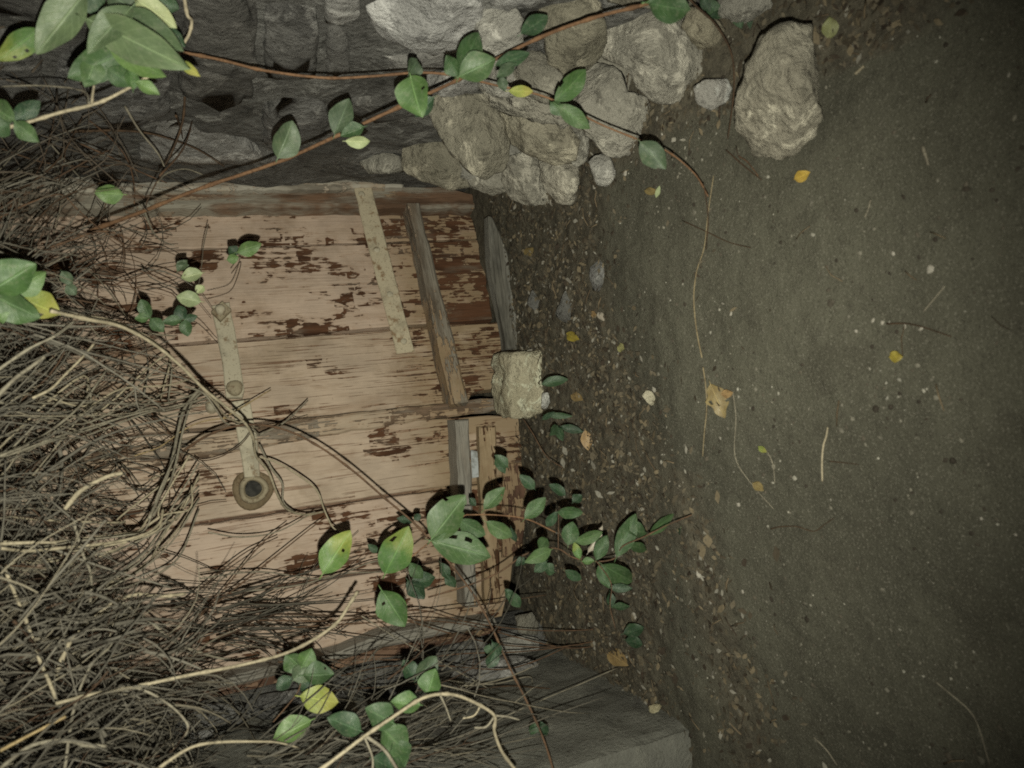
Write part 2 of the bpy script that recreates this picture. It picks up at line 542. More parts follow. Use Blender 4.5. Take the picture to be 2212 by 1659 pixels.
def ico(sub):
    bm = bmesh.new()
    bmesh.ops.create_icosphere(bm, subdivisions=sub, radius=1)
    vs = [v.co.normalized() for v in bm.verts]
    fs = [tuple(v.index for v in f.verts) for f in bm.faces]
    bm.free()
    return vs, fs
ICO = {k: ico(k) for k in (1, 2, 3, 4, 5)}
def rock(name, outline, cen, ax, ay, an, thick, mat, parent=None, sub=4, facets=9, rough=.05, back=.5, seed=0, p=.62, freq=3.0):
    """outline: list of 2-D points about cen in the ax/ay plane; an points to the viewer"""
    rnd = random.Random(seed)
    ang = sorted((math.atan2(y, x), math.hypot(x, y)) for x, y in outline)
    # radial function by casting against polygon edges
    n = len(outline)
    def R(phi):
        dx, dy = math.cos(phi), math.sin(phi)
        best = 0
        for i in range(n):
            x1, y1 = outline[i]; x2, y2 = outline[(i + 1) % n]
            ex, ey = x2 - x1, y2 - y1
            den = dx * ey - dy * ex
            if abs(den) < 1e-12: continue
            t = (x1 * ey - y1 * ex) / den
            s = (x1 * dy - y1 * dx) / den
            if t > 0 and -1e-6 <= s <= 1 + 1e-6: best = max(best, t)
        return best or ang[0][1]
    size = sum(r for _, r in ang) / n
    vs, fs = ICO[sub]
    P = []
    for d in vs:
        rho = math.hypot(d.x, d.y)
        r = R(math.atan2(d.y, d.x)) * (rho ** p)
        k = (r / rho) if rho > 1e-6 else 0
        zz = math.copysign(abs(d.z) ** .75, d.z) * (thick if d.z > 0 else thick * back)
        P.append(Vector((d.x * k, d.y * k, zz)))
    for _ in range(facets):
        nn = Vector((rnd.uniform(-1, 1), rnd.uniform(-1, 1), rnd.uniform(.55, 1.7))).normalized()
        sup = max(q.dot(nn) for q in P)
        dd = sup * rnd.uniform(.58, .90)
        for q in P:
            e = q.dot(nn) - dd
            if e > 0: q -= nn * e
    off = Vector((rnd.uniform(0, 99), rnd.uniform(0, 99), rnd.uniform(0, 99)))
    V = []
    for q in P:
        f = noise.fractal(q / size * freq + off, 1.0, 2.0, 5)
        f2 = noise.ridged_multi_fractal(q / size * freq * .7 + off, 1.0, 2.0, 3, 1.0, 2.0) - 1.0
        g = q.normalized() if q.length > 1e-9 else Vector((0, 0, 1))
        q2 = q + g * (size * rough * (f * 1.0 + f2 * .45))
        V.append(cen + ax * q2.x + ay * q2.y + an * q2.z)
    return mesh_obj(name, V, fs, mat, parent)
def rock_px(name, px, cen3, thick, mat, parent=None, **kw):
    """stone whose silhouette, seen squarely, follows px; cen3 gives its distance"""
    an = (CAM - cen3).normalized()
    ax = UP.cross(an).normalized(); ay = an.cross(ax)
    out = []
    for u, v in px:
        d = ray(u, v)
        t = (cen3 - CAM).dot(an) / d.dot(an)
        q = CAM + d * t - cen3
        out.append((q.dot(ax), q.dot(ay)))
    cx = sum(a for a, _ in out) / len(out); cy = sum(a for _, a in out) / len(out)
    c = cen3 + ax * cx + ay * cy
    return rock(name, [(a - cx, b_ - cy) for a, b_ in out], c, ax, ay, an, thick, mat, parent, **kw)
def rock_wallx(name, px, x, thick, mat, parent, **kw):
    """flat-faced stone bedded in the wing wall whose face is the plane of constant x"""
    q = [atx(u, v, x) for u, v in px]
    cy = sum(a.y for a in q) / len(q); cz = sum(a.z for a in q) / len(q)
    an = Vector((-1, 0, 0)); ax = Vector((0, -1, 0)); ay = UP
    return rock(name, [(-(a.y - cy), a.z - cz) for a in q], Vector((x, cy, cz)), ax, ay, an, thick, mat, parent, **kw)

def prism(name, poly, side, off, thick, mat, parent, wob=.0012, bev=.002, swap=False, origin=None, uvz=0):
    """board cut to poly (s, z in the leaf's plane), face at off, beveled edge, grain along z (or along s if swap)"""
    o3 = DC if origin is None else origin[0]
    ds = (DR if side == 'R' else DL) if origin is None else origin[1]
    nn = (NR if side == 'R' else NL) if origin is None else origin[2]
    pts = []
    n = len(poly)
    for i in range(n):
        a, b_ = poly[i], poly[(i + 1) % n]
        L = math.hypot(b_[0] - a[0], b_[1] - a[1])
        k = max(1, int(L / .025))
        for j in range(k):
            f = j / k
            w = 0 if j == 0 else wob
            pts.append((a[0] + (b_[0] - a[0]) * f + random.uniform(-w, w), a[1] + (b_[1] - a[1]) * f + random.uniform(-w, w)))
    area = sum(pts[i][0] * pts[(i + 1) % len(pts)][1] - pts[(i + 1) % len(pts)][0] * pts[i][1] for i in range(len(pts)))
    if area < 0: pts.reverse()
    N = len(pts)
    inner = []
    for i in range(N):
        a, c = pts[i - 1], pts[(i + 1) % N]
        tx, ty = c[0] - a[0], c[1] - a[1]
        l = math.hypot(tx, ty) or 1
        inner.append((pts[i][0] - ty / l * bev, pts[i][1] + tx / l * bev))
    def w3(p, o): return o3 + ds * p[0] + UP * p[1] + nn * o
    V = [w3(p, off) for p in inner] + [w3(p, off - bev) for p in pts] + [w3(p, off - thick) for p in pts]
    uv2 = [((p[0] if swap else p[1]), (p[1] if swap else p[0])) for p in inner] + [((p[0] if swap else p[1]), (p[1] if swap else p[0]) + .002) for p in pts] \
        + [((p[0] if swap else p[1]), (p[1] if swap else p[0]) + .03) for p in pts]
    F = [tuple(range(N))]
    for i in range(N):
        j = (i + 1) % N
        F.append((N + i, N + j, j, i)); F.append((2 * N + i, 2 * N + j, N + j, N + i))
    F.append(tuple(range(2 * N, 3 * N))[::-1])
    return mesh_obj(name, V, F, mat, parent, smooth=False, uvs=uv2)
def grid_box(name, c, hx, hy, hz, axes, mat, parent=None, seg=10, rough=.004, seed=1, freq=18, taper=0.0):
    """broken block: subdivided box with rounded, crumbling edges"""
    V, F, idx = [], [], {}
    off = Vector((seed * 7.3, seed * 3.1, seed * 1.7))
    def add(p):
        k = tuple(round(q, 5) for q in p)
        if k not in idx:
            q = Vector(p)
            m = sorted((abs(q.x), abs(q.y), abs(q.z)))
            r = 1 - .055 * max(0, (m[1] - .75) / .25) ** 2
            q = q * r
            w = Vector((q.x * hx * (1 + taper * q.z), q.y * hy, q.z * hz))
            w += q.normalized() * rough * noise.fractal(w * freq + off, 1, 2, 5)
            idx[k] = len(V)
            V.append(c + axes[0] * w.x + axes[1] * w.y + axes[2] * w.z)
        return idx[k]
    for ax in range(3):
        for sg in (-1, 1):
            for i in range(seg):
                for j in range(seg):
                    def pt(a, b_):
                        q = [0, 0, 0]
                        q[ax] = sg; q[(ax + 1) % 3] = a / seg * 2 - 1; q[(ax + 2) % 3] = b_ / seg * 2 - 1
                        return add(q)
                    f = (pt(i, j), pt(i + 1, j), pt(i + 1, j + 1), pt(i, j + 1))
                    F.append(f if sg > 0 else f[::-1])
    return mesh_obj(name, V, F, mat, parent)

# ================================================================== THE SETTING
# ground: one sheet, fine where the picture looks
def axis(lo, hi, step, far):
    a = []
    x = lo
    while x <= hi + 1e-9:
        a.append(x); x += step
    s = step
    l, r = [lo], [hi]
    while r[-1] < far:
        s *= 1.35
        r.append(r[-1] + s); l.append(l[-1] - s)
    return l[:0:-1] + a + r[1:]
GX = axis(-.9, .8, .0052, 60); GY = axis(.1, 1.75, .0052, 60)
V, F, cols = [], [], []
def humus(x, y):
    n = noise.noise(Vector((x * 3, y * 3, 9)))
    edge = 1.03 + .10 * n - .12 * max(0, -x - .1)
    h = max(0, min(1, (y - edge) / .22 + .5))
    if x > .30: h = max(h, max(0, min(1, (x - .27 - .05 * n) / .08)) * (1 if y > .55 else max(0, (y - .45) / .1)))
    if x < -.15: h = max(h, max(0, min(1, .8 - abs(y - .88 - .25 * (x + .4)) / .12)))
    return h
for y in GY:
    for x in GX:
        z = gz(x, y)
        if -1 < x < 1 and 0 < y < 1.9:
            h = humus(x, y)
            z += (.0022 + .002 * h) * noise.fractal(Vector((x * 38, y * 38, 1.7)), 1, 2, 4) + .005 * noise.noise(Vector((x * 11, y * 11, 5))) + .0007 * noise.fractal(Vector((x * 85, y * 85, 8)), 1, 2, 2)
        else:
            h = .4
        V.append((x, y, z)); cols.append((h, 0, 0))
nx = len(GX)
for j in range(len(GY) - 1):
    for i in range(nx - 1):
        F.append((j * nx + i, j * nx + i + 1, (j + 1) * nx + i + 1, (j + 1) * nx + i))
o = mesh_obj('ground', V, F, M['soil'], cols=cols)
tag(o, 'bare grey brown sandy soil in front of the old door', kind='structure')

# ---------------------------------------------------------------- right wing wall of rubble
XW = .455
wall = base('stone_wall', (XW + .1, 1.1, 0), 'dark rubble stone wall beside the peeling door, with bulging stones at its foot', 'wall')
V, F = [], []
NYw, NZw = 110, 120
for j in range(NZw + 1):
    for i in range(NYw + 1):
        y = .15 + i / NYw * 1.62; z = -.25 + j / NZw * 2.0
        q = Vector((0, y * 7, z * 7))
        x = XW + .004 + .012 * noise.fractal(q, 1, 2, 5) + .03 * max(0, (z - .3)) * .3
        V.append((x, y, z))
for j in range(NZw):
    for i in range(NYw):
        a = j * (NYw + 1) + i
        F.append((a, a + NYw + 1, a + NYw + 2, a + 1))
k = len(V)
V += [(XW + .5, .15, -.25), (XW + .5, 1.77, -.25), (XW + .5, 1.77, 1.75), (XW + .5, .15, 1.75)]
c00, c10, c11, c01 = 0, NYw, NZw * (NYw + 1) + NYw, NZw * (NYw + 1)
F += [(k, k + 1, k + 2, k + 3), (k + 3, k + 2) + tuple(c01 + i for i in range(NYw, -1, -1)),
      (k, k + 3) + tuple(j * (NYw + 1) for j in range(NZw, -1, -1)),
      (k + 2, k + 1) + tuple(j * (NYw + 1) + NYw for j in range(NZw + 1))]
mesh_obj('mortar', V, F, M['mortar'], wall)
sid = 0
def ws(px, mat, thick=.035, **kw):
    global sid
    sid += 1
    kw.setdefault('sub', 4)
    rock_wallx('stone', px, XW + .012, thick * .62, M[mat], wall, seed=sid, p=.36, rough=kw.pop('rough', .06), facets=4, **kw)
# bedded stones of the dark face
ws([(412, -60), (556, -60), (552, 120), (548, 225), (470, 262), (390, 240), (380, 100)], 'wallstone')
ws([(572, -50), (672, -60), (688, 60), (680, 160), (570, 150)], 'wallstone')
ws([(566, 172), (690, 178), (720, 210), (700, 300), (640, 318), (566, 300)], 'wallstone')
ws([(702, 60), (748, 40), (756, 120), (750, 170), (704, 165)], 'wallstone', .025)
ws([(695, -60), (770, -60), (778, 20), (742, 30), (700, 30)], 'wallstone_pale', .03)
ws([(794, 2), (860, -30), (960, -40), (1040, -20), (1050, 40), (1010, 70), (960, 62), (905, 80), (850, 60), (800, 40)], 'wallstone_pale', .06)
ws([(790, 108), (870, 108), (900, 96), (985, 84), (1020, 110), (1000, 140), (930, 148), (850, 150), (780, 145)], 'wallstone_pale', .03)
ws([(735, 200), (830, 190), (930, 200), (925, 240), (840, 262), (750, 255)], 'wallstone', .03)
ws([(360, 250), (465, 272), (560, 308), (620, 352), (440, 352), (300, 340), (290, 285)], 'wallstone_pale', .045)
ws([(120, 60), (360, 40), (370, 230), (270, 270), (110, 230)], 'wallstone')
ws([(-160, 60), (90, 60), (95, 230), (-100, 260), (-180, 180)], 'wallstone')
ws([(-120, -120), (180, -120), (340, -60), (340, 20), (100, 35), (-120, 20)], 'wallstone')
ws([(-200, 270), (90, 262), (220, 290), (150, 330), (-150, 330)], 'wallstone', .03)
ws([(1050, -60), (1170, -70), (1180, 5), (1060, 12)], 'wallstone_pale', .04)
# bulging stones at the corner, faces turned to the viewer
def bs(px, x, mat, thick, **kw):
    global sid
    sid += 1
    cu = sum(p[0] for p in px) / len(px); cv = sum(p[1] for p in px) / len(px)
    cen = atx(cu, cv, x)
    if cen.y > 1.62: cen = aty(cu, cv, 1.62)
    g_ = atg(cu, cv, .035)
    if g_.y < cen.y: cen = g_
    px = [(cu + (u - cu) * 1.19, cv + (v - cv) * 1.19) for u, v in px]
    kw.setdefault('p', .45); kw.setdefault('rough', .075); kw.setdefault('freq', 4.2); kw.setdefault('facets', 16)
    return rock_px('stone', px, cen, thick, M[mat], wall, seed=sid, **kw)
bs([(1040, 140), (1180, 90), (1300, 30), (1480, 30), (1490, 150), (1390, 250), (1290, 260), (1120, 230)], .485, 'rock', .02, sub=5, facets=3, rough=.07, freq=9)
bs([(935, 230), (1060, 190), (1190, 230), (1230, 320), (1200, 390), (1090, 390), (960, 350)], .45, 'rock2', .015, sub=4, facets=3, rough=.07, freq=7)
bs([(1037, 25), (1060, 14), (1105, 18), (1124, 45), (1122, 95), (1085, 118), (1040, 120), (1032, 70)], .44, 'rock2', .045, p=.45, facets=5, rough=.03)
bs([(1160, 0), (1200, -20), (1270, -18), (1290, 20), (1300, 90), (1282, 150), (1235, 160), (1190, 125), (1182, 60)], .44, 'rock', .06)
bs([(1294, 40), (1330, 8), (1400, 15), (1450, 30), (1492, 60), (1530, 120), (1528, 160), (1495, 205), (1440, 210), (1400, 196), (1372, 150), (1300, 110)], .43, 'rock', .07, facets=11)
bs([(1490, 20), (1530, 28), (1560, 62), (1550, 96), (1510, 100), (1480, 60)], .45, 'rock_pale', .04)
bs([(1270, 158), (1300, 148), (1340, 168), (1352, 205), (1394, 216), (1397, 262), (1388, 285), (1358, 320), (1312, 325), (1284, 292), (1250, 250), (1240, 190)], .41, 'rock', .06)
bs([(1150, 118), (1185, 130), (1225, 160), (1240, 200), (1190, 220), (1140, 200), (1110, 170)], .43, 'rock2', .05)
bs([(945, 212), (985, 192), (1030, 200), (1060, 230), (1090, 300), (1085, 350), (1040, 372), (1000, 345), (965, 300), (942, 258)], .41, 'rock', .06, facets=10)
bs([(1060, 215), (1100, 196), (1160, 218), (1200, 235), (1238, 300), (1230, 340), (1190, 345), (1130, 320), (1098, 300)], .40, 'rock_pale', .06)
bs([(1195, 240), (1240, 255), (1268, 300), (1265, 345), (1244, 355), (1225, 330)], .40, 'rock2', .04)
bs([(1000, 345), (1040, 330), (1100, 322), (1120, 360), (1098, 405), (1060, 416), (1022, 396)], .40, 'rock', .05)
bs([(1098, 350), (1150, 326), (1180, 350), (1184, 400), (1180, 432), (1140, 437), (1105, 420), (1090, 390)], .385, 'rock', .055)
bs([(1168, 345), (1215, 330), (1244, 350), (1243, 400), (1235, 438), (1205, 432), (1180, 405)], .375, 'rock_pale', .05)
bs([(874, 345), (885, 300), (915, 278), (955, 290), (985, 320), (1020, 360), (1015, 392), (975, 404), (925, 385), (880, 370)], .43, 'rock', .05)
bs([(772, 340), (830, 332), (868, 340), (872, 368), (800, 372)], .45, 'rock2', .03, sub=3)
bs([(1273, 345), (1290, 332), (1318, 345), (1327, 375), (1315, 400), (1292, 398)], .37, 'rock2', .025, sub=3)
bs([(1050, 130), (1110, 120), (1150, 150), (1140, 200), (1085, 205), (1040, 185)], .44, 'rock2', .05)
bs([(930, 152), (1000, 145), (1040, 160), (1035, 195), (960, 205), (925, 190)], .445, 'wallstone_pale', .04)
bs([(1560, -40), (1640, -40), (1660, 10), (1610, 45), (1560, 30)], .45, 'rock2', .05)
bs([(1170, -70), (1290, -70), (1300, -15), (1180, -5)], .45, 'rock2', .05)
bs([(1320, -70), (1480, -70), (1490, 5), (1400, 12), (1320, 0)], .45, 'rock', .06)

# loose stones on the ground
def loose(name, px, lift, thick, mat, label, **kw):
    global sid
    sid += 1
    cu = sum(p[0] for p in px) / len(px); cv = sum(p[1] for p in px) / len(px)
    cen = atg(cu, cv, lift)
    o = rock_px(name, px, cen, thick, M[mat], None, seed=sid + 40, **kw)
    return tag(o, label, 'stone')
loose('boulder', [(1702, 50), (1752, 58), (1760, 140), (1766, 220), (1776, 250), (1758, 292), (1722, 332), (1688, 342), (1655, 336), (1625, 338), (1616, 310), (1592, 280), (1588, 235), (1598, 190), (1612, 148), (1640, 90), (1660, 66)],
      .055, .07, 'rock_pale', 'large pale boulder lying on the bare soil, clear of the wall', sub=5, facets=7, rough=.065, back=.9, p=.38, freq=3.6)
loose('loose_stone', [(1497, 188), (1520, 172), (1570, 170), (1582, 190), (1572, 220), (1535, 240), (1505, 225)], .02, .03, 'quartz', 'small white angular stone between the wall and the large boulder', sub=4, back=.8)
loose('loose_stone', [(1396, 841), (1410, 846), (1421, 872), (1412, 879), (1398, 870), (1386, 855)], .006, .01, 'chunk', 'small yellowish stone chip alone on the soil, right of the door', sub=3)
loose('loose_stone', [(1170, 850), (1184, 846), (1189, 868), (1180, 886), (1169, 884)], .02, .015, 'quartz', 'little white stone against the side of the mortar block', sub=3)
loose('loose_stone', [(1142, 640), (1152, 622), (1160, 640), (1168, 658), (1158, 672), (1146, 665), (1138, 656)], .008, .010, 'mortar', 'small grey flake of stone beside the splintered grey board', sub=3)
loose('loose_stone', [(1400, 1525), (1420, 1519), (1432, 1524), (1422, 1538), (1403, 1544)], .008, .010, 'chunk', 'small pale chip beside the concrete wall', sub=3)
loose('loose_stone', [(1270, 575), (1305, 548), (1318, 560), (1312, 600), (1290, 640), (1272, 640)], .003, .006, 'mortar', 'flat dull grey slab sunk in the litter before the door', sub=3)
loose('loose_stone', [(1205, 640), (1240, 600), (1262, 612), (1250, 680), (1215, 705), (1198, 690)], .002, .005, 'mortar', 'flat grey slab sunk in the litter nearest the mortar block', sub=3)

# ---------------------------------------------------------------- left concrete wing wall
XC = -.545
ca = atg(1490, 1573)
cw = base('concrete_wall', (XC - .15, 1.2, 0), 'stained grey concrete wing wall at the bottom of the picture, partly behind dry stems', 'wall')
yf = ca.y
XC = ca.x
def wbox(name, x0, x1, y0, y1, z0, z1, mat, parent, seed, rough=.004, seg=26):
    return grid_box(name, Vector(((x0 + x1) / 2, (y0 + y1) / 2, (z0 + z1) / 2)), (x1 - x0) / 2, (y1 - y0) / 2, (z1 - z0) / 2,
                    (Vector((1, 0, 0)), Vector((0, 1, 0)), UP), mat, parent, seg=seg, rough=rough, seed=seed, freq=9)
V, F = [], []
def sheet(p0, e1, e2, n1, n2, nrm, amp, V, F, seed, corner):
    s0 = len(V)
    for j in range(n2 + 1):
        for i in range(n1 + 1):
            q = p0 + e1 * (i / n1) + e2 * (j / n2)
            d = abs(i - corner)
            wear = (.004 + .014 * abs(noise.fractal(Vector((3.3, 7.7, q.z * 16)), 1, 2, 4))) * max(0, 1 - d * (e1.length / n1) / .022)
            q = q + Vector((-.7, .7, 0)) * wear
            if d > 0: q = q + nrm * (amp * noise.fractal(q * 13 + Vector((seed, 0, 0)), 1, 2, 6))
            V.append(q)
    for j in range(n2):
        for i in range(n1):
            a = s0 + j * (n1 + 1) + i
            F.append((a, a + 1, a + n1 + 2, a + n1 + 1))
sheet(Vector((XC, yf, -.2)), Vector((0, 1.43 - yf, 0)), Vector((0, 0, 1.7)), 70, 170, Vector((1, 0, 0)), .005, V, F, 1, 0)
sheet(Vector((XC - .9, yf, -.2)), Vector((.9, 0, 0)), Vector((0, 0, 1.7)), 90, 170, Vector((0, -1, 0)), .006, V, F, 2, 90)
sheet(Vector((XC - .9, yf, 1.5)), Vector((.9, 0, 0)), Vector((0, 1.43 - yf, 0)), 30, 20, UP, .003, V, F, 3, 999)
mesh_obj('wall_face', V, F, M['concrete'], cw)
# rough masonry of the left jamb, between the frame and the concrete
jam = base('jamb_masonry', (-.53, 1.46, 0), 'crumbling grey masonry strip between the brown door post and the concrete wall', 'wall')
def jb(px, y, mat, thick, seed, **kw):
    cu = sum(p[0] for p in px) / len(px); cv = sum(p[1] for p in px) / len(px)
    rock_px('stone', px, aty(cu, cv, y), thick, M[mat], jam, seed=seed, **kw)
jb([(1112, 1330), (1150, 1322), (1164, 1345), (1162, 1372), (1120, 1368)], 1.40, 'rock2', .04, 71)
jb([(1075, 1380), (1130, 1372), (1164, 1378), (1166, 1405), (1120, 1412), (1060, 1412)], 1.39, 'rock2', .04, 72)
jb([(950, 1440), (1050, 1420), (1165, 1412), (1168, 1440), (1120, 1470), (1000, 1482), (940, 1470)], 1.36, 'wallstone_pale', .05, 73, p=.45)
jb([(780, 1470), (940, 1440), (950, 1480), (840, 1500), (770, 1500)], 1.38, 'wallstone', .05, 74, p=.45)
jb([(560, 1500), (770, 1470), (770, 1520), (640, 1560), (540, 1550)], 1.38, 'wallstone', .05, 75, p=.45)
jb([(300, 1540), (540, 1510), (540, 1560), (400, 1610), (280, 1600)], 1.38, 'wallstone', .05, 76, p=.45)
jb([(20, 1570), (280, 1545), (280, 1610), (120, 1660), (0, 1650)], 1.38, 'wallstone', .05, 77, p=.45)
wbox('mortar', -1.3, -.50, 1.44, 1.60, -.2, 1.5, M['mortar'], jam, 5, .006)

# wall over and behind the doorway
bw = base('back_wall', (0, 1.9, 0), 'dark stone wall at the left edge, behind the dry stems', 'wall')
wbox('lintel', -1.3, 1.0, 1.52, 1.98, 1.42, 1.9, M['wallstone'], bw, 8, .012)
wbox('backing', -1.3, 1.0, 2.02, 2.12, -.2, 1.9, M['mortar'], bw, 9, .006)

# ================================================================== THE DOOR
def ext(p, q, z):                                       # run the line p-q (s, z) on to height z
    f = (z - p[1]) / (q[1] - p[1])
    return (p[0] + (q[0] - p[0]) * f, z)
TOP = 1.4
GAP = .0032
def line(side, a, b_):
    return pl2(*a, side), pl2(*b_, side)
fr = base('door_frame', (.42, 1.62, 0), 'grey weathered door post next to the stone wall, paint worn off', 'door frame')
post = [pl2(u, v, 'R', .035) for u, v in ((300, 379), (560, 378), (740, 381), (880, 388), (960, 400), (1030, 418), (1042, 432), (1030, 447), (900, 446), (700, 446), (300, 446))]
post[0] = ext(post[1], post[0], TOP); post[-1] = ext(post[-2], post[-1], TOP)
prism('post', post, 'R', .035, .09, M['post'], fr, .0025, .006)
post2 = [pl2(u, v, 'R', .05) for u, v in ((300, 371), (600, 370), (800, 374), (880, 380), (870, 404), (700, 408), (300, 412))]
post2[0] = ext(post2[1], post2[0], TOP); post2[-1] = ext(post2[-2], post2[-1], TOP)
prism('stop_strip', post2, 'R', .052, .10, M['pale_edge'], fr, .003, .005)
lj = base('door_frame', (-.5, 1.5, 0), 'brown and grey door post nearest the concrete wall, behind trailing red brown stems', 'door frame')
q = [pl2(u, v, 'L', .05) for u, v in ((500, 1462), (737, 1408), (820, 1372), (1000, 1345), (1070, 1336), (1078, 1352), (1000, 1366), (820, 1400), (737, 1428), (500, 1482))]
q[0] = ext(q[1], q[0], TOP); q[-1] = ext(q[-2], q[-1], TOP)
prism('post_edge', q, 'L', .05, .06, M['rail_grey'], lj, .002, .005)
q = [pl2(u, v, 'L', .03) for u, v in ((500, 1480), (820, 1402), (1000, 1368), (1080, 1354), (1096, 1380), (1060, 1400), (1000, 1412), (800, 1445), (500, 1520))]
q[0] = ext(q[1], q[0], TOP); q[-1] = ext(q[-2], q[-1], TOP)
prism('post', q, 'L', .035, .06, M['reddish'], lj, .002, .005)

# right leaf
rl = base('door_leaf', DC + DR * .22, 'peeling pink door leaf next to the stone wall, with the long slanting iron strap', 'door')
R = lambda *pp: [pl2(u, v, 'R') for u, v in pp]
def plank(leafo, side, left, right, bottom, mat, off=0.0):
    """left/right: pairs of picture points along the seams (top, foot); bottom: extra points along the foot, right to left"""
    l0, l1 = line(side, *left); r0, r1 = line(side, *right)
    sg = 1
    poly = [ext(l1, l0, TOP), l1] + [pl2(u, v, side) for u, v in bottom] + [r1, ext(r1, r0, TOP)]
    cx = sum(p[0] for p in poly) / len(poly)
    poly = [(p[0] + (GAP if p[0] < cx else -GAP), p[1]) for p in poly]
    return prism('plank', poly, side, off, .024, mat, leafo)
plank(rl, 'R', ((290, 543), (1036, 517)), ((300, 436), (1012, 440)), [(1026, 480)], M['plank_a'])
plank(rl, 'R', ((400, 743), (1064, 692)), ((290, 543), (1038, 517)), [(1050, 600)], M['plank_b'], .003)
plank(rl, 'R', ((540, 915), (1012, 868)), ((400, 743), (1076, 692)), [(1022, 850), (1040, 845), (1092, 838), (1090, 760)], M['plank_c'], -.001)
q = [pl2(u, v, 'R', .062) for u, v in ((882, 432), (909, 432), (922, 500), (938, 553), (962, 650), (990, 760), (1016, 864), (978, 869), (950, 750), (912, 560))]
prism('rail', q, 'R', .055, .053, M['rail'], rl, .0022, .005, swap=True)
bk = [pl2(u, v, 'R', -.02) for u, v in ((400, 900), (1010, 850), (1000, 470), (400, 460))]
bk[0] = ext(bk[1], bk[0], TOP); bk[-1] = ext(bk[-2], bk[-1], TOP)
prism('backing_board', bk, 'R', -.016, .012, M['reddish'], rl, .001, .002)
def strap(parent, px, side, off, th, mat, name='strap'):
    return prism(name, [pl2(u, v, side, off) for u, v in px], side, off, th, mat, parent, .0009, .0018, swap=True)
def disc(name, parent, u, v, side, off, rpx, th, mat, dome=.6, n=14, hole=0):
    c = onplane(u, v, side, off)
    nn = NR if side == 'R' else NL; ds = DR if side == 'R' else DL
    r = pxr(c, rpx)
    V, F = [], []
    prof = [(r, -th), (r, th * .35), (r * .88, th * .75), (r * .5, th * (1 if not hole else .9))]
    if hole: prof = [(r, -th), (r, th * .5), (r * .9, th), (r * hole * 1.15, th), (r * hole, th * .7), (r * hole * .9, -th * .5)]
    for rr, z in prof:
        for k in range(n):
            a = 2 * math.pi * k / n
            w = rr * (1 + .05 * math.sin(a * 3 + u))
            V.append(c + ds * (w * math.cos(a)) + UP * (w * math.sin(a)) + nn * z)
    for i in range(len(prof) - 1):
        for k in range(n):
            F.append((i * n + k, i * n + (k + 1) % n, (i + 1) * n + (k + 1) % n, (i + 1) * n + k))
    F.append(tuple((len(prof) - 1) * n + k for k in range(n)))
    return mesh_obj(name, V, F, mat, parent)
st = strap(rl, ((762, 392), (800, 392), (836, 530), (868, 655), (896, 758), (857, 764), (826, 645), (794, 525)), 'R', .045, .004, M['strap'])
for u, v in ((781, 420), (814, 540), (842, 636), (872, 738)):
    disc('rivet', st, u, v, 'R', .045, 7, .004, M['latch'])
hs = strap(rl, ((457, 660), (496, 652), (512, 740), (528, 842), (524, 858), (488, 858), (478, 770)), 'R', .022, .010, M['latch'], 'latch_bar')
sq = strap(rl, ((456, 672), (480, 649), (500, 668), (476, 692)), 'R', .032, .012, M['rust2'], 'square_washer')
disc('bolt', sq, 476, 670, 'R', .034, 10, .011, M['latch'])
disc('bolt_head', rl, 507, 838, 'R', .026, 16, .008, M['rust2'])
disc('bolt', rl, 459, 876, 'R', .010, 14, .012, M['latch'])
ast = [pl2(u, v, 'L', .03) for u, v in ((400, 945), (700, 899), (940, 873), (1090, 857), (1094, 886), (940, 904), (700, 943), (400, 998))]
ast[0] = ext(ast[1], ast[0], TOP); ast[-1] = ext(ast[-2], ast[-1], TOP)

# left leaf
ll = base('door_leaf', DC + DL * -.22, 'peeling pink door leaf next to the concrete wall, with the round ring hasp', 'door')
plank(ll, 'L', ((590, 1108), (1130, 1030)), ((540, 925), (1150, 890)), [(1150, 940)], M['plank_d'])
plank(ll, 'L', ((600, 1268), (1110, 1185)), ((590, 1108), (1130, 1030)), [(1125, 1100)], M['plank_e'], .003)
plank(ll, 'L', ((640, 1436), (1085, 1335)), ((600, 1268), (1112, 1185)), [(1104, 1260)], M['plank_a'])
bk = [pl2(u, v, 'L', -.02) for u, v in ((600, 960), (1110, 915), (1075, 1310), (600, 1410))]
bk[0] = ext(bk[1], bk[0], TOP); bk[-1] = ext(bk[-2], bk[-1], TOP)
prism('backing_board', bk, 'L', -.020, .012, M['reddish'], ll, .001, .002)
prism('cover_strip', ast, 'L', .03, .03, M['strip'], ll, .002, .004)
q = [pl2(u, v, 'L', .06) for u, v in ((984, 908), (1014, 906), (1018, 1000), (1022, 1100), (1026, 1200), (1034, 1312), (1006, 1314), (996, 1150))]
prism('rail', q, 'L', .06, .058, M['rail_grey'], ll, .002, .004, swap=True)
q = [pl2(u, v, 'L', .025) for u, v in ((1036, 922), (1072, 920), (1074, 1020), (1076, 1120), (1083, 1304), (1050, 1308), (1040, 1120))]
prism('batten', q, 'L', .025, .022, M['batten'], ll, .002, .004, swap=True)
q = [pl2(u, v, 'L', .012) for u, v in ((1086, 1000), (1128, 1000), (1140, 1060), (1136, 1130), (1128, 1200), (1086, 1205))]
prism('patch_board', q, 'L', .012, .009, M['reddish'], ll, .002, .003, swap=True)
hp = strap(ll, ((500, 868), (540, 862), (556, 946), (560, 1000), (562, 1030), (528, 1032), (514, 952)), 'L', .040, .008, M['latch'], 'hasp_bar')
pk = disc('rose_plate', ll, 546, 1058, 'L', .006, 40, .006, M['rust'], n=26)
disc('ring', ll, 547, 1056, 'L', .02, 29, .014, M['rust2'], n=24, hole=.62)
disc('ring_knob', ll, 548, 1056, 'L', .014, 18, .004, M['hole'], n=20)  # solid dark grey knob filling the ring's opening
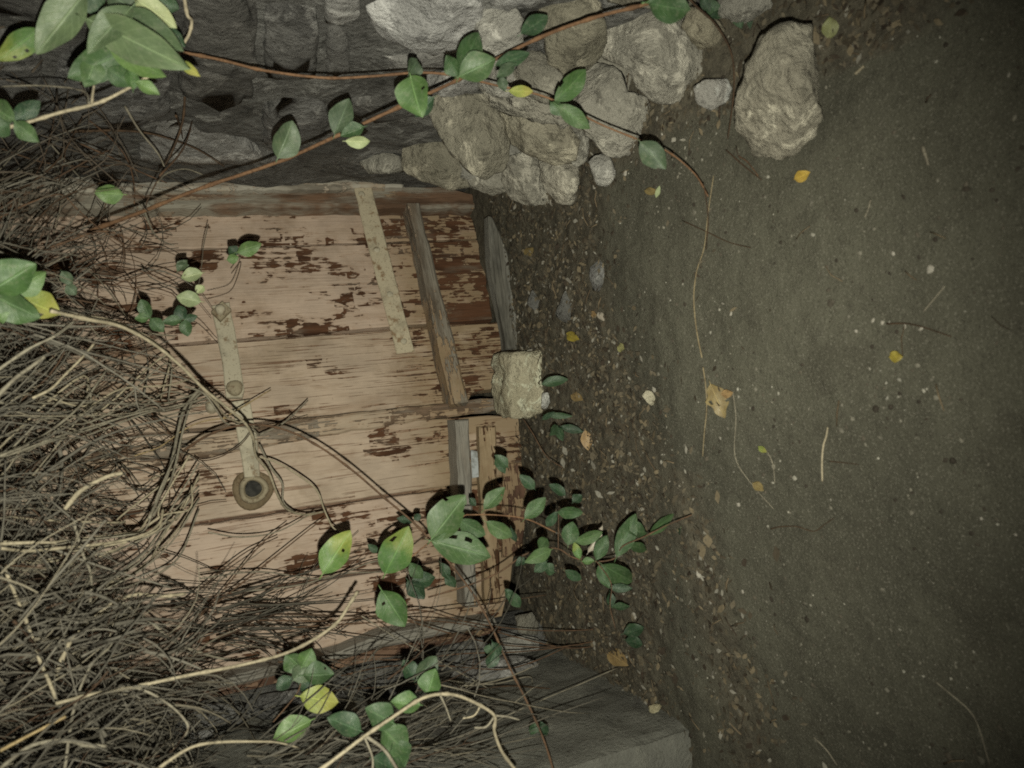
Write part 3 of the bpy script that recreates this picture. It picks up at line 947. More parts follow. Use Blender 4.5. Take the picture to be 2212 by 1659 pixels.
pp = [onplane(u, v, 'L', .016) for u, v in ((1017, 972), (1031, 975), (1033, 1000), (1034, 1030), (1020, 1033), (1018, 1002))]
o = mesh_obj('paper_scrap', pp + [p + Vector((0, .0012, 0)) for p in pp], [tuple(range(6))[::-1], tuple(range(6, 12))] + [(i, (i + 1) % 6, 6 + (i + 1) % 6, 6 + i) for i in range(6)], M['paper'], smooth=False)
tag(o, 'torn bluish white paper scrap stuck between the low rails', 'paper')

# things leaning on the foot of the door
gb = aty(1100, 640, 1.47)
og = (Vector((0, 1.47, 0)), DL, NL)
poly = [(aty(u, v, 1.47).x, aty(u, v, 1.47).z) for u, v in ((1056, 466), (1066, 470), (1082, 505), (1100, 553), (1106, 610), (1116, 668), (1128, 752), (1094, 756), (1086, 700), (1072, 640), (1062, 590), (1058, 530))]
o = prism('broken_board', poly, 'L', 0, .03, M['silver'], None, .002, .004, swap=True, origin=og)
tag(o, 'splintered grey board standing at the foot of the door beside the mortar block', 'board')
c0 = aty(1146, 828, 1.36)
fw = (aty(1146, 762, 1.36) - aty(1146, 892, 1.36)).length / 2
o = grid_box('mortar_block', c0 + Vector((0, .05, .004)), fw * 1.08, .055, .040, ((aty(1142, 762, 1.36) - aty(1150, 892, 1.36)).normalized(), Vector((0, 1, 0)), UP.copy()), M['chunk'], None, seg=16, rough=.011, seed=3, freq=26)
tag(o, 'rough block of pale yellow mortar standing before the middle of the door', 'block')

# ================================================================== GREEN VINES
def vine(name, px_base, y, label):
    return base(name, aty(*px_base, y), label, 'vine', 'green vines in front of the door')
Lf = leaf
YS = .86
# A: long rising orange-brown stem, from the dry mass up over the stones
va = vine('green_vine', (215, 490), 1.35, 'long green vine whose orange brown stem rises diagonally across the wall stones')
stem('stem', va, [(190, 500), (300, 460), (430, 408), (600, 350), (720, 297), (860, 232), (990, 172), (1070, 128), (1180, 75), (1290, 36), (1400, 8), (1480, -20)], 1.38, .74, 9, 9, M['stem_red'], nodes=12)
def A(b_, t_, w, m, y, dy=.0, c=1, r=0, **k): Lf(PAR, z3(c, r, *b_), z3(c, r, *t_), w / 3, y, y + dy, M[m], **k)
PAR = va
A((800, 1260), (610, 1250), 115, 'gb', 1.22, 0, 0)
A((1800, 1025), (1905, 788), 175, 'gg', 1.12, -.02, 0)
A((2170, 870), (2262, 635), 150, 'gg', 1.08, -.01, 0)
A((150, 822), (-5, 880), 95, 'g', 1.06, .01)
A((28, 915), (192, 922), 80, 'p', 1.05)
A((600, 632), (475, 755), 110, 'gd', 1.0, .02)
A((448, 492), (505, 745), 225, 'gb', .97, -.01, holes=1)
A((440, 480), (500, 385), 115, 'gg', .99)
A((765, 492), (895, 200), 165, 'g', .93)
A((765, 495), (1000, 380), 185, 'g', .92, -.02)
A((765, 492), (672, 360), 105, 'g', .93)
A((1000, 425), (1218, 345), 95, 'gd', .92)
A((1120, 415), (1010, 500), 80, 'gg', .91)
A((1165, 220), (1335, 105), 115, 'gd', .90)
A((1985, 20), (2250, 70), 190, 'g', .72)
A((1985, 10), (2230, -80), 150, 'gb', .72)
# B: arching red stem with leaves running to the right
vb = vine('green_vine', (400, 115), 1.1, 'arching red brown vine crossing the dark wall and drooping to the soil')
stem('stem', vb, [(390, 112), (480, 130), (570, 152), (700, 168), (800, 165), (900, 157), (975, 162), (1070, 184), (1180, 210), (1290, 265), (1370, 298), (1440, 326), (1500, 375), (1530, 425)], 1.12, .88, 7.5, 4, M['stem_red'], nodes=10)
stem('stem', vb, [(1520, 400), (1530, 470), (1525, 540)], .88, .93, 3, 2, M['stem_dark'])
PAR = vb
A((1085, 590), (1245, 592), 75, 'y', .96)
A((1030, 500), (1060, 590), 70, 'gg', .96)
A((1385, 655), (1600, 448), 140, 'gb', .94, -.02, holes=1)
A((1355, 660), (1450, 745), 85, 'g', .94)
A((1400, 680), (1615, 835), 115, 'g', .92)
A((1938, 920), (2105, 1095), 155, 'gg', .88, -.01, holes=1)
YS = .93
# C: dark thin stem by the boulder
vc = vine('green_vine', (1440, 5), .78, 'thin dark vine hanging past the large boulder, small dark leaves at the top')
stem('stem', vc, [(1470, -30), (1500, 10), (1545, 52), (1578, 110), (1586, 170), (1582, 230), (1572, 300)], .74, .80, 6, 3, M['stem_dark'])
PAR = vc
for b_, t_, w in (((150, 0), (250, 110), 80), ((330, 60), (385, 185), 70), ((260, 85), (180, 110), 50), ((430, 20), (520, 100), 70), ((240, 10), (330, 60), 60), ((420, 40), (440, 180), 50), ((120, -20), (180, 80), 60)):
    A(b_, t_, w, 'gd', .78, 0, 2)
YS = 1.16
# D: big blurred leaves top left, close to the lens
vd = vine('green_vine', (290, 185), .7, 'large soft green leaves on a pale twig in the top left corner')
stem('stem', vd, [(-40, 290), (60, 264), (130, 243), (200, 226), (250, 205), (330, 160)], .74, .70, 8, 7, M['twig_pale'], nodes=5)
stem('stem', vd, [(395, -30), (404, 30), (414, 45), (408, 75), (390, 104), (385, 120)], .74, .78, 8, 7, M['twig_pale'], nodes=3)
stem('twig', vd, [(198, 226), (200, 205), (203, 185)], .72, .70, 7, 4, M['twig_pale'])
stem('twig', vd, [(193, 224), (178, 196), (90, 185), (0, 187)], .72, .78, 4, 3, M['twig_grey'])
PAR = vd
A((560, 120), (1215, 440), 230, 'gl', .68, -.03, 0, curl=.08, roll=.1)
A((720, 60), (1190, 330), 170, 'gl', .70, -.02, 0, roll=-.4)
A((720, 330), (1090, 495), 120, 'gb', .69, -.02, 0)
A((560, -60), (235, 350), 190, 'gl', .68, .02, 0, roll=.3)
A((820, 330), (440, 505), 190, 'g', .70, .0, 0, roll=-.1)
A((860, 40), (560, 330), 150, 'gl', .67, .0, 0, roll=.4)
A((620, 380), (560, 560), 130, 'g', .70, .0, 0)
A((700, 440), (860, 560), 120, 'g', .70, .0, 0)
A((860, -20), (1145, 175), 120, 'p', .71, .0, 0)
A((1040, 190), (1200, 300), 110, 'gd', .72, 0, 0)
A((1170, 400), (1290, 492), 60, 'y', .68, -.01, 0)
A((880, 530), (1035, 612), 75, 'gb', .69, 0, 0)
A((860, 580), (840, 440), 80, 'gb', .69, 0, 0)
A((480, 10), (690, -30), 150, 'gd', .72, 0, 0)
A((1000, -20), (1160, 60), 120, 'gd', .73, 0, 0)
A((255, 190), (-10, 395), 130, 'gy', .72, 0, 0, holes=2)
A((90, 290), (260, 190), 90, 'gy', .72, 0, 0, holes=1)
A((90, 780), (-70, 680), 160, 'g', .73, 0, 0)
A((80, 785), (262, 655), 100, 'gd', .74, 0, 0)
A((95, 790), (245, 918), 100, 'g', .73, 0, 0)
A((60, 800), (-60, 860), 110, 'g', .73, 0, 0)
A((700, -40), (880, 60), 160, 'gg', .7, 0, 0)
# E: cluster on the left margin
ve = vine('green_vine', (0, 640), .75, 'cluster of broad green leaves, one turning yellow, at the end of a pale arching stem')
stem('stem', ve, [(-60, 640), (20, 655), (128, 676)], .75, .80, 6, 5, M['twig_pale'])
PAR = ve
A((-60, 230), (228, 45), 215, 'gb', .74, 0, 0, 1)
A((50, 240), (302, 105), 140, 'gb', .76, 0, 0, 1)
A((-40, 260), (255, 405), 180, 'g', .75, 0, 0, 1)
A((130, 265), (392, 385), 175, 'y', .77, -.01, 0, 1, holes=1)
A((-60, 300), (20, 440), 120, 'gb', .75, 0, 0, 1)
YS = 1.0
# F: small leaves over the latch
vf = vine('green_vine', (330, 690), 1.15, 'small twin leaved sprig of green leaves hanging by the square latch bolt')
stem('stem', vf, [(270, 600), (300, 640), (323, 685), (360, 690), (398, 690)], 1.2, 1.15, 3, 2.5, M['stem_brown'])
stem('stem', vf, [(398, 690), (430, 700), (470, 740)], 1.15, 1.3, 2.5, 2, M['stem_dark'])
PAR = vf
for b_, t_, w, m in (((970, 400), (915, 280), 85, 'g'), ((970, 400), (872, 405), 60, 'gb'), ((975, 405), (1062, 492), 85, 'g'), ((1185, 410), (1048, 432), 65, 'g'),
                     ((1195, 410), (1148, 318), 80, 'gd'), ((1190, 410), (1280, 390), 55, 'gd'), ((1195, 415), (1218, 522), 80, 'g')):
    A(b_, t_, w, m, 1.15, 0, 0, 1)
vg = vine('green_vine', (410, 640), 1.15, 'pale underside leaves and small grey green leaves on thin twigs above the latch bolt')
stem('stem', vg, [(450, 484), (440, 530), (436, 570), (430, 610), (420, 640)], 1.35, 1.12, 2.5, 2, M['twig_grey'])
stem('stem', vg, [(500, 590), (520, 565), (512, 600), (495, 630), (450, 645)], 1.3, 1.15, 2.5, 2, M['stem_dark'])
PAR = vg
A((1302, 295), (1142, 262), 105, 'p', 1.12, 0, 0, 1)
A((1310, 110), (1170, 140), 90, 'p', 1.15, 0, 0, 1, holes=1)
A((1275, 240), (1322, 190), 60, 'p', 1.15, 0, 0, 1)
A((1150, 100), (1215, 25), 60, 'gg', 1.2, 0, 0, 1)
A((1140, 60), (1225, 60), 50, 'gg', 1.2, 0, 0, 1)
A((1470, 25), (1548, 8), 65, 'gb', 1.2, 0, 0, 1)
A((1535, 1635), (1695, 1580), 95, 'gb', 1.2, 0, 0, 0)
A((1540, 1650), (1480, 1600), 70, 'gd', 1.22, 0, 0, 0)
A((400, 100), (470, 190), 70, 'gg', 1.0, 0, 0, 1)
A((430, 190), (495, 250), 70, 'gg', 1.0, 0, 0, 1)
YS = .92
# H: dark diagonal stem across the left leaf, with large leaves
vh = vine('green_vine', (580, 920), 1.3, 'dark diagonal vine crossing the door past the ring hasp, with large holed leaves')
stem('stem', vh, [(395, 975), (440, 945), (490, 925), (550, 917), (620, 930), (690, 965), (760, 1015), (830, 1075), (905, 1140), (970, 1215), (1020, 1280), (1060, 1350), (1100, 1440), (1140, 1520), (1175, 1600), (1200, 1680)], 1.36, .92, 6, 5, M['stem_brown'], ymid=1.18, nodes=14)
stem('stem', vh, [(850, 1235), (880, 1210), (930, 1170), (960, 1150), (1000, 1116), (1020, 1112), (1080, 1113), (1140, 1122), (1200, 1150)], 1.12, 1.05, 4, 4, M['stem_red'])
PAR = vh
A((585, 175), (805, -110), 235, 'g', 1.08, -.02, 1, 2, holes=2)
A((588, 188), (972, 290), 220, 'g', 1.07, -.02, 1, 2, holes=3)
A((285, 400), (435, 100), 225, 'gy', 1.12, -.02, 1, 2, holes=1)
A((260, 505), (412, 745), 195, 'gb', 1.12, -.01, 1, 2, holes=1)
A((760, 55), (935, 150), 120, 'g', 1.08, 0, 1, 2)
A((940, 65), (1112, 165), 110, 'g', 1.07, 0, 1, 2)
A((925, -15), (1060, -160), 105, 'g', 1.07, 0, 1, 2, holes=1)
A((-120, 400), (60, 120), 190, 'gy', 1.12, 0, 1, 2, holes=1)
A((445, 330), (525, 435), 90, 'g', 1.2, 0, 1, 2)
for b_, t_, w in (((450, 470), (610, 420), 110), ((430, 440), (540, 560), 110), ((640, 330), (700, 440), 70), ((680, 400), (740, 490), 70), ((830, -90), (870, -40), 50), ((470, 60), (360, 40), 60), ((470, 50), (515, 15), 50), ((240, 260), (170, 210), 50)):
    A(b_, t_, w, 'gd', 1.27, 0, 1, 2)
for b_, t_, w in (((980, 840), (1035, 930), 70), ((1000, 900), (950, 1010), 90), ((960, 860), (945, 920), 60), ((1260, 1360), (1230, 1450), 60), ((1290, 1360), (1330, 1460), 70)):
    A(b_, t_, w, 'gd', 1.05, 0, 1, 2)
# I: leafy shoot on the right, over the litter
vi = vine('green_vine', (1180, 1190), 1.05, 'leafy green shoot reaching out over the leaf litter right of the door')
stem('stem', vi, [(925, 1290), (1010, 1265), (1080, 1235), (1130, 1200), (1175, 1186), (1207, 1186), (1240, 1205), (1290, 1213), (1330, 1205), (1345, 1180), (1390, 1160), (1440, 1135), (1495, 1112)], 1.2, .95, 4.5, 3, M['stem_brown'], nodes=10)
stem('stem', vi, [(1206, 1186), (1206, 1150), (1207, 1100)], 1.05, 1.05, 2.5, 2, M['stem_brown'])
stem('stem', vi, [(1290, 1214), (1320, 1260), (1318, 1310), (1330, 1360)], 1.0, 1.0, 3, 2, M['stem_brown'])
PAR = vi
for b_, t_, w, m in (((1190, 45), (1325, -95), 105, 'g'), ((1400, 0), (1562, 0), 85, 'g'), ((1330, 90), (1400, 0), 70, 'gd'), ((1360, 245), (1195, 325), 95, 'g'), ((1280, 245), (1335, 165), 85, 'g'),
                     ((1470, 215), (1500, 60), 120, 'g'), ((1515, 195), (1695, 130), 85, 'g'), ((1650, 310), (1722, 150), 95, 'g'), ((1545, 305), (1508, 195), 60, 'gy'), ((1560, 320), (1640, 315), 50, 'gb'),
                     ((1785, 290), (1910, 10), 130, 'g'), ((1850, 120), (1985, 130), 110, 'g'), ((1845, 215), (2005, 245), 70, 'g'), ((1990, 150), (2160, 10), 70, 'g'), ((1670, 340), (1735, 495), 90, 'g'),
                     ((1690, 340), (1905, 470), 140, 'g'), ((1740, 490), (1885, 495), 60, 'gd'), ((2180, 110), (2230, 150), 50, 'gd'), ((2330, 30), (2450, 0), 60, 'gd'), ((2210, 90), (2300, -10), 70, 'g')):
    A(b_, t_, w, m, 1.02, random.uniform(-.02, .02), 1, 2)
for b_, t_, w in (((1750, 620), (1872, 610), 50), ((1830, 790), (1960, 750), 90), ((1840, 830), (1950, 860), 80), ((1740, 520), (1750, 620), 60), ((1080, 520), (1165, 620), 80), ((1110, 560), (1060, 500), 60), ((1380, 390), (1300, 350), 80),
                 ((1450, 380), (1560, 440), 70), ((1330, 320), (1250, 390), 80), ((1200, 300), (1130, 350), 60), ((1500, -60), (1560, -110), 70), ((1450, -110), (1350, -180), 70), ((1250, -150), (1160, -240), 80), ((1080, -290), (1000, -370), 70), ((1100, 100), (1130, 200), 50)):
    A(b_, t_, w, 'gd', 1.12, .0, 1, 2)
vj = vine('green_vine', (1215, 960), 1.3, 'low dark green weed growing beside the mortar block')
stem('stem', vj, [(1130, 905), (1150, 935), (1180, 985), (1215, 1010)], 1.38, 1.28, 3, 2, M['stem_brown'])
PAR = vj
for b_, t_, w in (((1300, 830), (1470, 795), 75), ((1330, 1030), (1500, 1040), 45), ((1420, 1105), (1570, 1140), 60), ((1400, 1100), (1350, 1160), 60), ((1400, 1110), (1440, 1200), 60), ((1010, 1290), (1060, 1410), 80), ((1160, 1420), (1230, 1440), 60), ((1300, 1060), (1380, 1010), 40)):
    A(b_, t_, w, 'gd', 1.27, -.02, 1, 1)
YS = 1.0
# K: lower left cluster
vk = vine('green_vine', (800, 1590), .85, 'pale forked twig with round green leaves before the concrete wall')
stem('stem', vk, [(640, 1700), (720, 1642), (787, 1591), (850, 1548), (905, 1512), (945, 1500), (985, 1502), (1030, 1520), (1068, 1546), (1068, 1580), (1085, 1625), (1115, 1665)], .78, .84, 9, 8, M['twig_pale'], nodes=7)
stem('twig', vk, [(950, 1500), (962, 1525), (974, 1558)], .82, .82, 6, 4, M['twig_grey'])
stem('twig', vk, [(1040, 1520), (1025, 1545), (1000, 1552)], .83, .83, 5, 4, M['twig_pale'])
stem('twig', vk, [(1068, 1548), (1050, 1570), (1025, 1572)], .83, .83, 6, 5, M['twig_grey'])
stem('twig', vk, [(1068, 1546), (1095, 1548), (1122, 1555)], .83, .83, 6, 4, M['twig_grey'])
stem('twig', vk, [(790, 1590), (830, 1620), (860, 1665)], .80, .80, 9, 8, M['twig_grey'])
stem('twig', vk, [(787, 1591), (805, 1640), (800, 1690)], .80, .80, 6, 5, M['twig_grey'])
PAR = vk
A((560, 1185), (605, 1015), 150, 'gb', .86, 0, 1, 2)
A((490, 1085), (622, 940), 135, 'gg', .92, 0, 1, 2)
A((470, 1080), (405, 960), 110, 'gd', .93, 0, 1, 2)
A((340, 1370), (160, 1270), 165, 'g', .82, 0, 1, 2)
A((510, 1250), (325, 1225), 130, 'gb', .82, 0, 1, 2)
A((260, 1395), (425, 1560), 190, 'g', .83, 0, 1, 2)
A((330, 1480), (420, 1660), 150, 'g', .83, 0, 1, 2)
A((130, 1420), (-90, 1330), 140, 'gd', .86, 0, 1, 2)
A((200, 1600), (340, 1660), 110, 'gd', .86, 0, 1, 2)
vl = vine('green_vine', (650, 1460), .95, 'bunch of green leaves and one holed yellow leaf over the dry stems')
stem('stem', vl, [(590, 1560), (640, 1500), (650, 1470), (655, 1440)], .95, .98, 3, 3, M['stem_brown'])
PAR = vl
A((1955, 1005), (2020, 885), 120, 'gb', .97, 0, 0, 2)
A((1960, 1020), (1850, 920), 130, 'g', .98, 0, 0, 2)
A((1960, 1060), (2165, 1050), 140, 'g', .96, 0, 0, 2, holes=1)
A((1900, 1090), (2000, 1000), 120, 'gg', .97, 0, 0, 2)
A((1890, 1070), (1790, 1150), 90, 'gd', 1.0, 0, 0, 2)
A((1945, 1195), (2200, 1235), 165, 'y', .93, 0, 0, 2, holes=1, fold=.1)
A((2015, 1350), (1770, 1475), 150, 'gb', .90, 0, 0, 2)
A((2040, 1120), (1930, 1090), 110, 'gd', .98, 0, 0, 2)

# ================================================================== DRY STEMS
def dry(px_base, y, label, group='dry leafless vines'):
    return base('dry_vine', aty(*px_base, y), label, 'dry vine', group)
d1 = dry((530, 880), 1.3, 'pale twisted dry stem that hangs from the left over the latch to the ring hasp')
stem('stem', d1, [(110, 672), (190, 690), (260, 705), (330, 742), (390, 790), (440, 840), (490, 880), (530, 915), (548, 950), (553, 985), (580, 1020), (600, 1070), (620, 1100), (660, 1112), (700, 1105)], .85, 1.36, 7, 4, M['twig_pale'], ymid=1.12, nodes=8)
stem('stem', d1, [(140, 680), (240, 692), (330, 735), (400, 800), (460, 865), (490, 900), (530, 918), (560, 925)], .9, 1.32, 4, 4, M['twig_pale'], ymid=1.12)
stem('stem', d1, [(400, 835), (440, 850), (470, 890), (490, 915), (540, 925), (560, 940)], 1.25, 1.32, 4, 3, M['twig_grey'])
stem('stem', d1, [(555, 985), (600, 1000), (650, 1030), (685, 1060), (700, 1100), (720, 1140), (745, 1150)], 1.33, 1.2, 4, 3, M['twig_pale'])
stem('stem', d1, [(560, 940), (610, 915), (640, 890), (665, 865)], 1.33, 1.38, 4, 2.5, M['twig_grey'])
stem('stem', d1, [(480, 905), (530, 875), (585, 842)], 1.3, 1.38, 3.5, 2, M['straw'])
stem('stem', d1, [(625, 890), (640, 905), (665, 900)], 1.36, 1.38, 2.5, 2, M['stem_dark'])
stem('stem', d1, [(420, 985), (440, 995), (480, 985), (520, 960), (545, 930)], 1.40, 1.34, 3, 2.5, M['stem_dark'])
stem('stem', d1, [(560, 960), (585, 1010), (610, 1045), (612, 1085), (640, 1110)], 1.33, 1.33, 5, 4, M['twig_grey'])
d2 = dry((360, 1000), 1.25, 'pair of long straight dry stems crossing the door between the tangle and the ring hasp')
stem('stem', d2, [(440, 830), (400, 880), (385, 930), (375, 980), (360, 1030), (340, 1080), (322, 1120)], 1.3, 1.1, 6, 6, M['twig_grey'])
stem('stem', d2, [(450, 835), (415, 870), (395, 930), (380, 1000), (362, 1060), (330, 1115)], 1.32, 1.15, 4, 5, M['twig_grey'])
stem('stem', d2, [(290, 985), (345, 965), (395, 930), (440, 910), (500, 902)], 1.25, 1.35, 3, 3, M['straw'])
d3 = dry((500, 1440), .95, 'thick pale dry branch running along the bottom from the left to the peeling door', None)
stem('stem', d3, [(120, 1520), (200, 1500), (290, 1484), (400, 1460), (490, 1443), (570, 1425), (625, 1408), (680, 1380), (728, 1345), (755, 1305), (772, 1278)], .86, 1.02, 6, 7, M['twig_pale'], nodes=7)
stem('stem', d3, [(290, 1484), (330, 1500), (375, 1530), (405, 1565), (400, 1590)], .9, .9, 5, 4, M['twig_grey'])
stem('stem', d3, [(310, 1685), (370, 1640), (420, 1612), (480, 1603), (560, 1602), (600, 1604), (645, 1615)], .82, .9, 7, 3, M['twig_pale'])
d4 = dry((200, 1300), 1.0, 'curved pale dry stem with a sawn tip among the hanging stems, lower left', None)
stem('stem', d4, [(120, 1460), (140, 1410), (165, 1365), (215, 1325), (260, 1295), (300, 1284), (350, 1288), (400, 1283)], .95, 1.05, 8, 6, M['twig_pale'], nodes=5)
stem('stem', d4, [(8, 1222), (35, 1290), (60, 1350), (85, 1425), (105, 1470), (125, 1520)], .92, .92, 6, 6, M['twig_pale'])
stem('stem', d4, [(0, 1622), (60, 1590), (142, 1548)], .85, .87, 6, 5, M['straw'])
stem('stem', d4, [(0, 1660), (70, 1610), (150, 1600), (180, 1610), (230, 1612)], .85, .87, 7, 7, M['twig_grey'])
stem('stem', d4, [(0, 1184), (60, 1190), (150, 1182), (240, 1172), (310, 1155), (345, 1130), (352, 1100)], .95, 1.1, 6, 5, M['twig_pale'])
stem('stem', d4, [(0, 1175), (70, 1172), (122, 1172)], .92, .92, 7, 5, M['twig_pale'])
stem('stem', d4, [(160, 1130), (180, 1200), (196, 1240), (195, 1300), (180, 1318), (155, 1310), (120, 1285)], 1.0, 1.05, 5, 5, M['twig_grey'])
stem('stem', d4, [(265, 1302), (320, 1340), (380, 1388), (440, 1412), (500, 1425), (560, 1415)], 1.05, 1.15, 5, 4, M['twig_grey'])
stem('stem', d4, [(140, 1660), (160, 1530), (195, 1440), (240, 1395), (265, 1360)], .9, 1.0, 6, 4, M['twig_grey'])
for k in range(7):
    o1, o2 = random.gauss(0, 22), random.gauss(0, 26)
    stem('stem', d4, [(-10 + o1, 1190 + o2), (90, 1196 + o2), (190 + o1, 1180 + o2 * .7), (270, 1164 + o2 * .5), (330 + o2, 1130 - o1 * .4), (372 + o1, 1080 + o2), (395 + o2, 1010 + o1)], random.uniform(.98, 1.1), random.uniform(1.15, 1.3), random.uniform(3.2, 5), 3.2, random.choice([M['twig_pale'], M['twig_grey'], M['twig_grey']]))
for k in range(6):
    o1, o2 = random.gauss(0, 30), random.gauss(0, 30)
    stem('stem', d4, [(20 + o1, 1420 + o2), (110, 1350 + o2), (190 + o1, 1300), (300, 1230 + o2 * .6), (380 + o1 * .5, 1160 + o2), (430, 1090 + o1)], random.uniform(.98, 1.1), random.uniform(1.2, 1.33), random.uniform(3.2, 5), 3.2, random.choice([M['twig_pale'], M['twig_grey'], M['twig_grey']]))
d5 = dry((100, 900), .95, 'straight pale dry stems slanting up on the left margin among the hanging stems', None)
stem('stem', d5, [(-20, 870), (30, 820), (70, 790), (97, 770)], .92, .95, 8, 6, M['twig_grey'])
stem('stem', d5, [(70, 860), (110, 840), (140, 810), (175, 775), (203, 743)], .95, 1.0, 5, 4, M['twig_pale'])
stem('stem', d5, [(-20, 810), (60, 755), (120, 725), (160, 695)], .92, .95, 6, 4, M['twig_grey'])
stem('stem', d5, [(0, 985), (80, 950), (170, 880), (230, 800)], .95, 1.1, 5, 4, M['twig_grey'])
stem('stem', d5, [(0, 870), (60, 872), (200, 870), (330, 873), (380, 868)], 1.0, 1.3, 4, 3, M['twig_grey'])
stem('stem', d5, [(140, 1100), (175, 1060), (230, 1030), (265, 1022)], 1.0, 1.0, 9, 7, M['twig_pale'])
for k in range(8):
    o1, o2 = random.gauss(0, 30), random.gauss(0, 45)
    stem('stem', d5, [(-20, 980 + o2), (80 + o1, 930 + o2), (180, 895 + o1), (280 + o1, 880 + o2 * .5), (360, 850 + o1), (430 + o1, 850 + o2 * .4)], random.uniform(.98, 1.1), random.uniform(1.22, 1.34), random.uniform(3.2, 4.8), 3.0, random.choice([M['twig_pale'], M['twig_grey'], M['twig_grey']]))
d6 = dry((330, 350), 1.2, 'sparse dark leafless twigs spread over the grey strip beside the door post', None)
for px in ([(0, 418), (60, 400), (130, 340), (180, 250)], [(150, 300), (240, 340), (300, 370), (360, 395)], [(180, 250), (240, 300), (275, 345), (290, 400), (290, 440)], [(270, 230), (300, 280), (340, 330), (355, 360)],
           [(400, 190), (395, 260), (375, 320), (350, 370), (320, 430), (315, 448)], [(345, 380), (390, 330), (408, 290), (415, 260)], [(140, 285), (250, 282), (330, 290), (420, 320), (485, 360)], [(0, 320), (90, 350), (180, 360), (270, 355)],
           [(310, 450), (330, 500), (350, 520), (375, 530)], [(340, 395), (360, 375), (400, 365), (440, 378)], [(100, 300), (160, 370), (185, 395)], [(380, 250), (388, 270), (395, 300)], [(60, 500), (130, 430), (240, 390), (300, 395)],
           [(0, 470), (60, 440), (130, 420), (165, 450), (210, 490), (270, 530)], [(40, 560), (150, 520), (230, 500), (330, 540)]):
    stem('twig', d6, px, random.uniform(1.05, 1.3), random.uniform(1.1, 1.32), random.uniform(3, 5), 2.2, random.choice([M['stem_dark'], M['twig_grey'], M['twig_grey'], M['stem_brown']]))
d7 = dry((900, 1340), 1.3, 'thin red brown trailing stems stretched across the door edge beside the concrete wall', None)
for px in ([(560, 1340), (737, 1340), (900, 1318), (1000, 1342), (1130, 1360), (1240, 1362), (1340, 1355)], [(560, 1325), (737, 1330), (830, 1332), (950, 1318), (1080, 1300), (1180, 1285)],
           [(640, 1355), (800, 1345), (900, 1340), (1010, 1350), (1130, 1380), (1230, 1400), (1330, 1390)], [(600, 1430), (737, 1425), (880, 1424), (1000, 1412), (1120, 1408), (1230, 1395), (1310, 1380)],
           [(737, 1460), (830, 1440), (950, 1438), (1080, 1446), (1150, 1430), (1230, 1395)], [(870, 1338), (980, 1370), (1080, 1392), (1180, 1398), (1260, 1392)], [(430, 1250), (560, 1235), (700, 1250), (800, 1215), (880, 1205)],
           [(500, 1280), (640, 1265), (737, 1240), (840, 1235)], [(737, 1490), (880, 1480), (960, 1470), (1010, 1490), (1100, 1482), (1230, 1488), (1340, 1470)], [(960, 1470), (1060, 1478), (1140, 1462), (1150, 1475)],
           [(450, 1150), (520, 1160), (600, 1148), (680, 1105)], [(400, 1300), (520, 1200), (600, 1160)], [(420, 1340), (560, 1230), (660, 1150), (700, 1120)], [(340, 1390), (450, 1310), (560, 1180), (620, 1130)]):
    stem('stem', d7, px, 1.28 if px[0][1] < 1420 else 1.2, 1.34 if px[-1][0] < 1100 else 1.24, 3.2, 2.2, random.choice([M['stem_brown'], M['stem_brown'], M['stem_dark'], M['twig_grey']]))
d8 = dry((1000, 1560), 1.05, 'thin straight grey twig lying aslant before the concrete wall', None)
stem('stem', d8, [(890, 1620), (1000, 1590), (1090, 1548), (1180, 1508), (1260, 1475), (1335, 1442)], 1.05, 1.14, 3, 2.5, M['twig_grey'])
stem('stem', d8, [(780, 1330), (860, 1380), (960, 1435), (1060, 1490)], 1.15, 1.2, 3, 3, M['twig_grey'])

# the tangle itself: nobody could count it
V, F, cols = [], [], []
rs = random.Random(5)
def strand(u, v, ang, length, bend, y0, y1, w, col, wob=.16):
    n = max(5, int(length / 38))
    pts = []
    a = ang
    st_ = length / n
    for i in range(n + 1):
        f = i / n
        pts.append(aty(u, v, y0 + (y1 - y0) * f))
        a += bend / n + rs.uniform(-wob, wob)
        u += math.cos(a) * st_; v += math.sin(a) * st_
    c0_ = len(V)
    tube(pts, [pxr(p, w / 2 * (1.1 - .6 * i / n)) for i, p in enumerate(pts)], 5, V, F, knots=.28)
    cols.extend([col] * (len(V) - c0_))
    if rs.random() < .5 and n > 5:                     # side twig
        k = rs.randint(2, n - 2)
        q = pts[k]; dvec = (pts[k + 1] - pts[k])
        side = dvec.cross(q - CAM).normalized() * rs.choice([-1, 1])
        L = dvec.length * rs.uniform(1.0, 2.6)
        e = q + (dvec.normalized() * .8 + side * .6) * L
        c0_ = len(V)
        tube([q, (q + e) / 2 + side * L * .06, e], [pxr(q, w * .35), pxr(q, w * .28), pxr(q, w * .16)], 4, V, F)
        cols.extend([col] * (len(V) - c0_))
def dcol():
    r = rs.random()
    if r < .55: b0 = (.225, .205, .165)
    elif r < .80: b0 = (.16, .143, .112)
    elif r < .93: b0 = (.32, .28, .205)
    else: b0 = (.13, .08, .05)
    k = rs.uniform(.42, .85)
    return tuple(q * k for q in b0)
def behind(u, v):
    """distance the tangle may reach back to"""
    return 1.42 if 450 < v < 1380 else 1.30
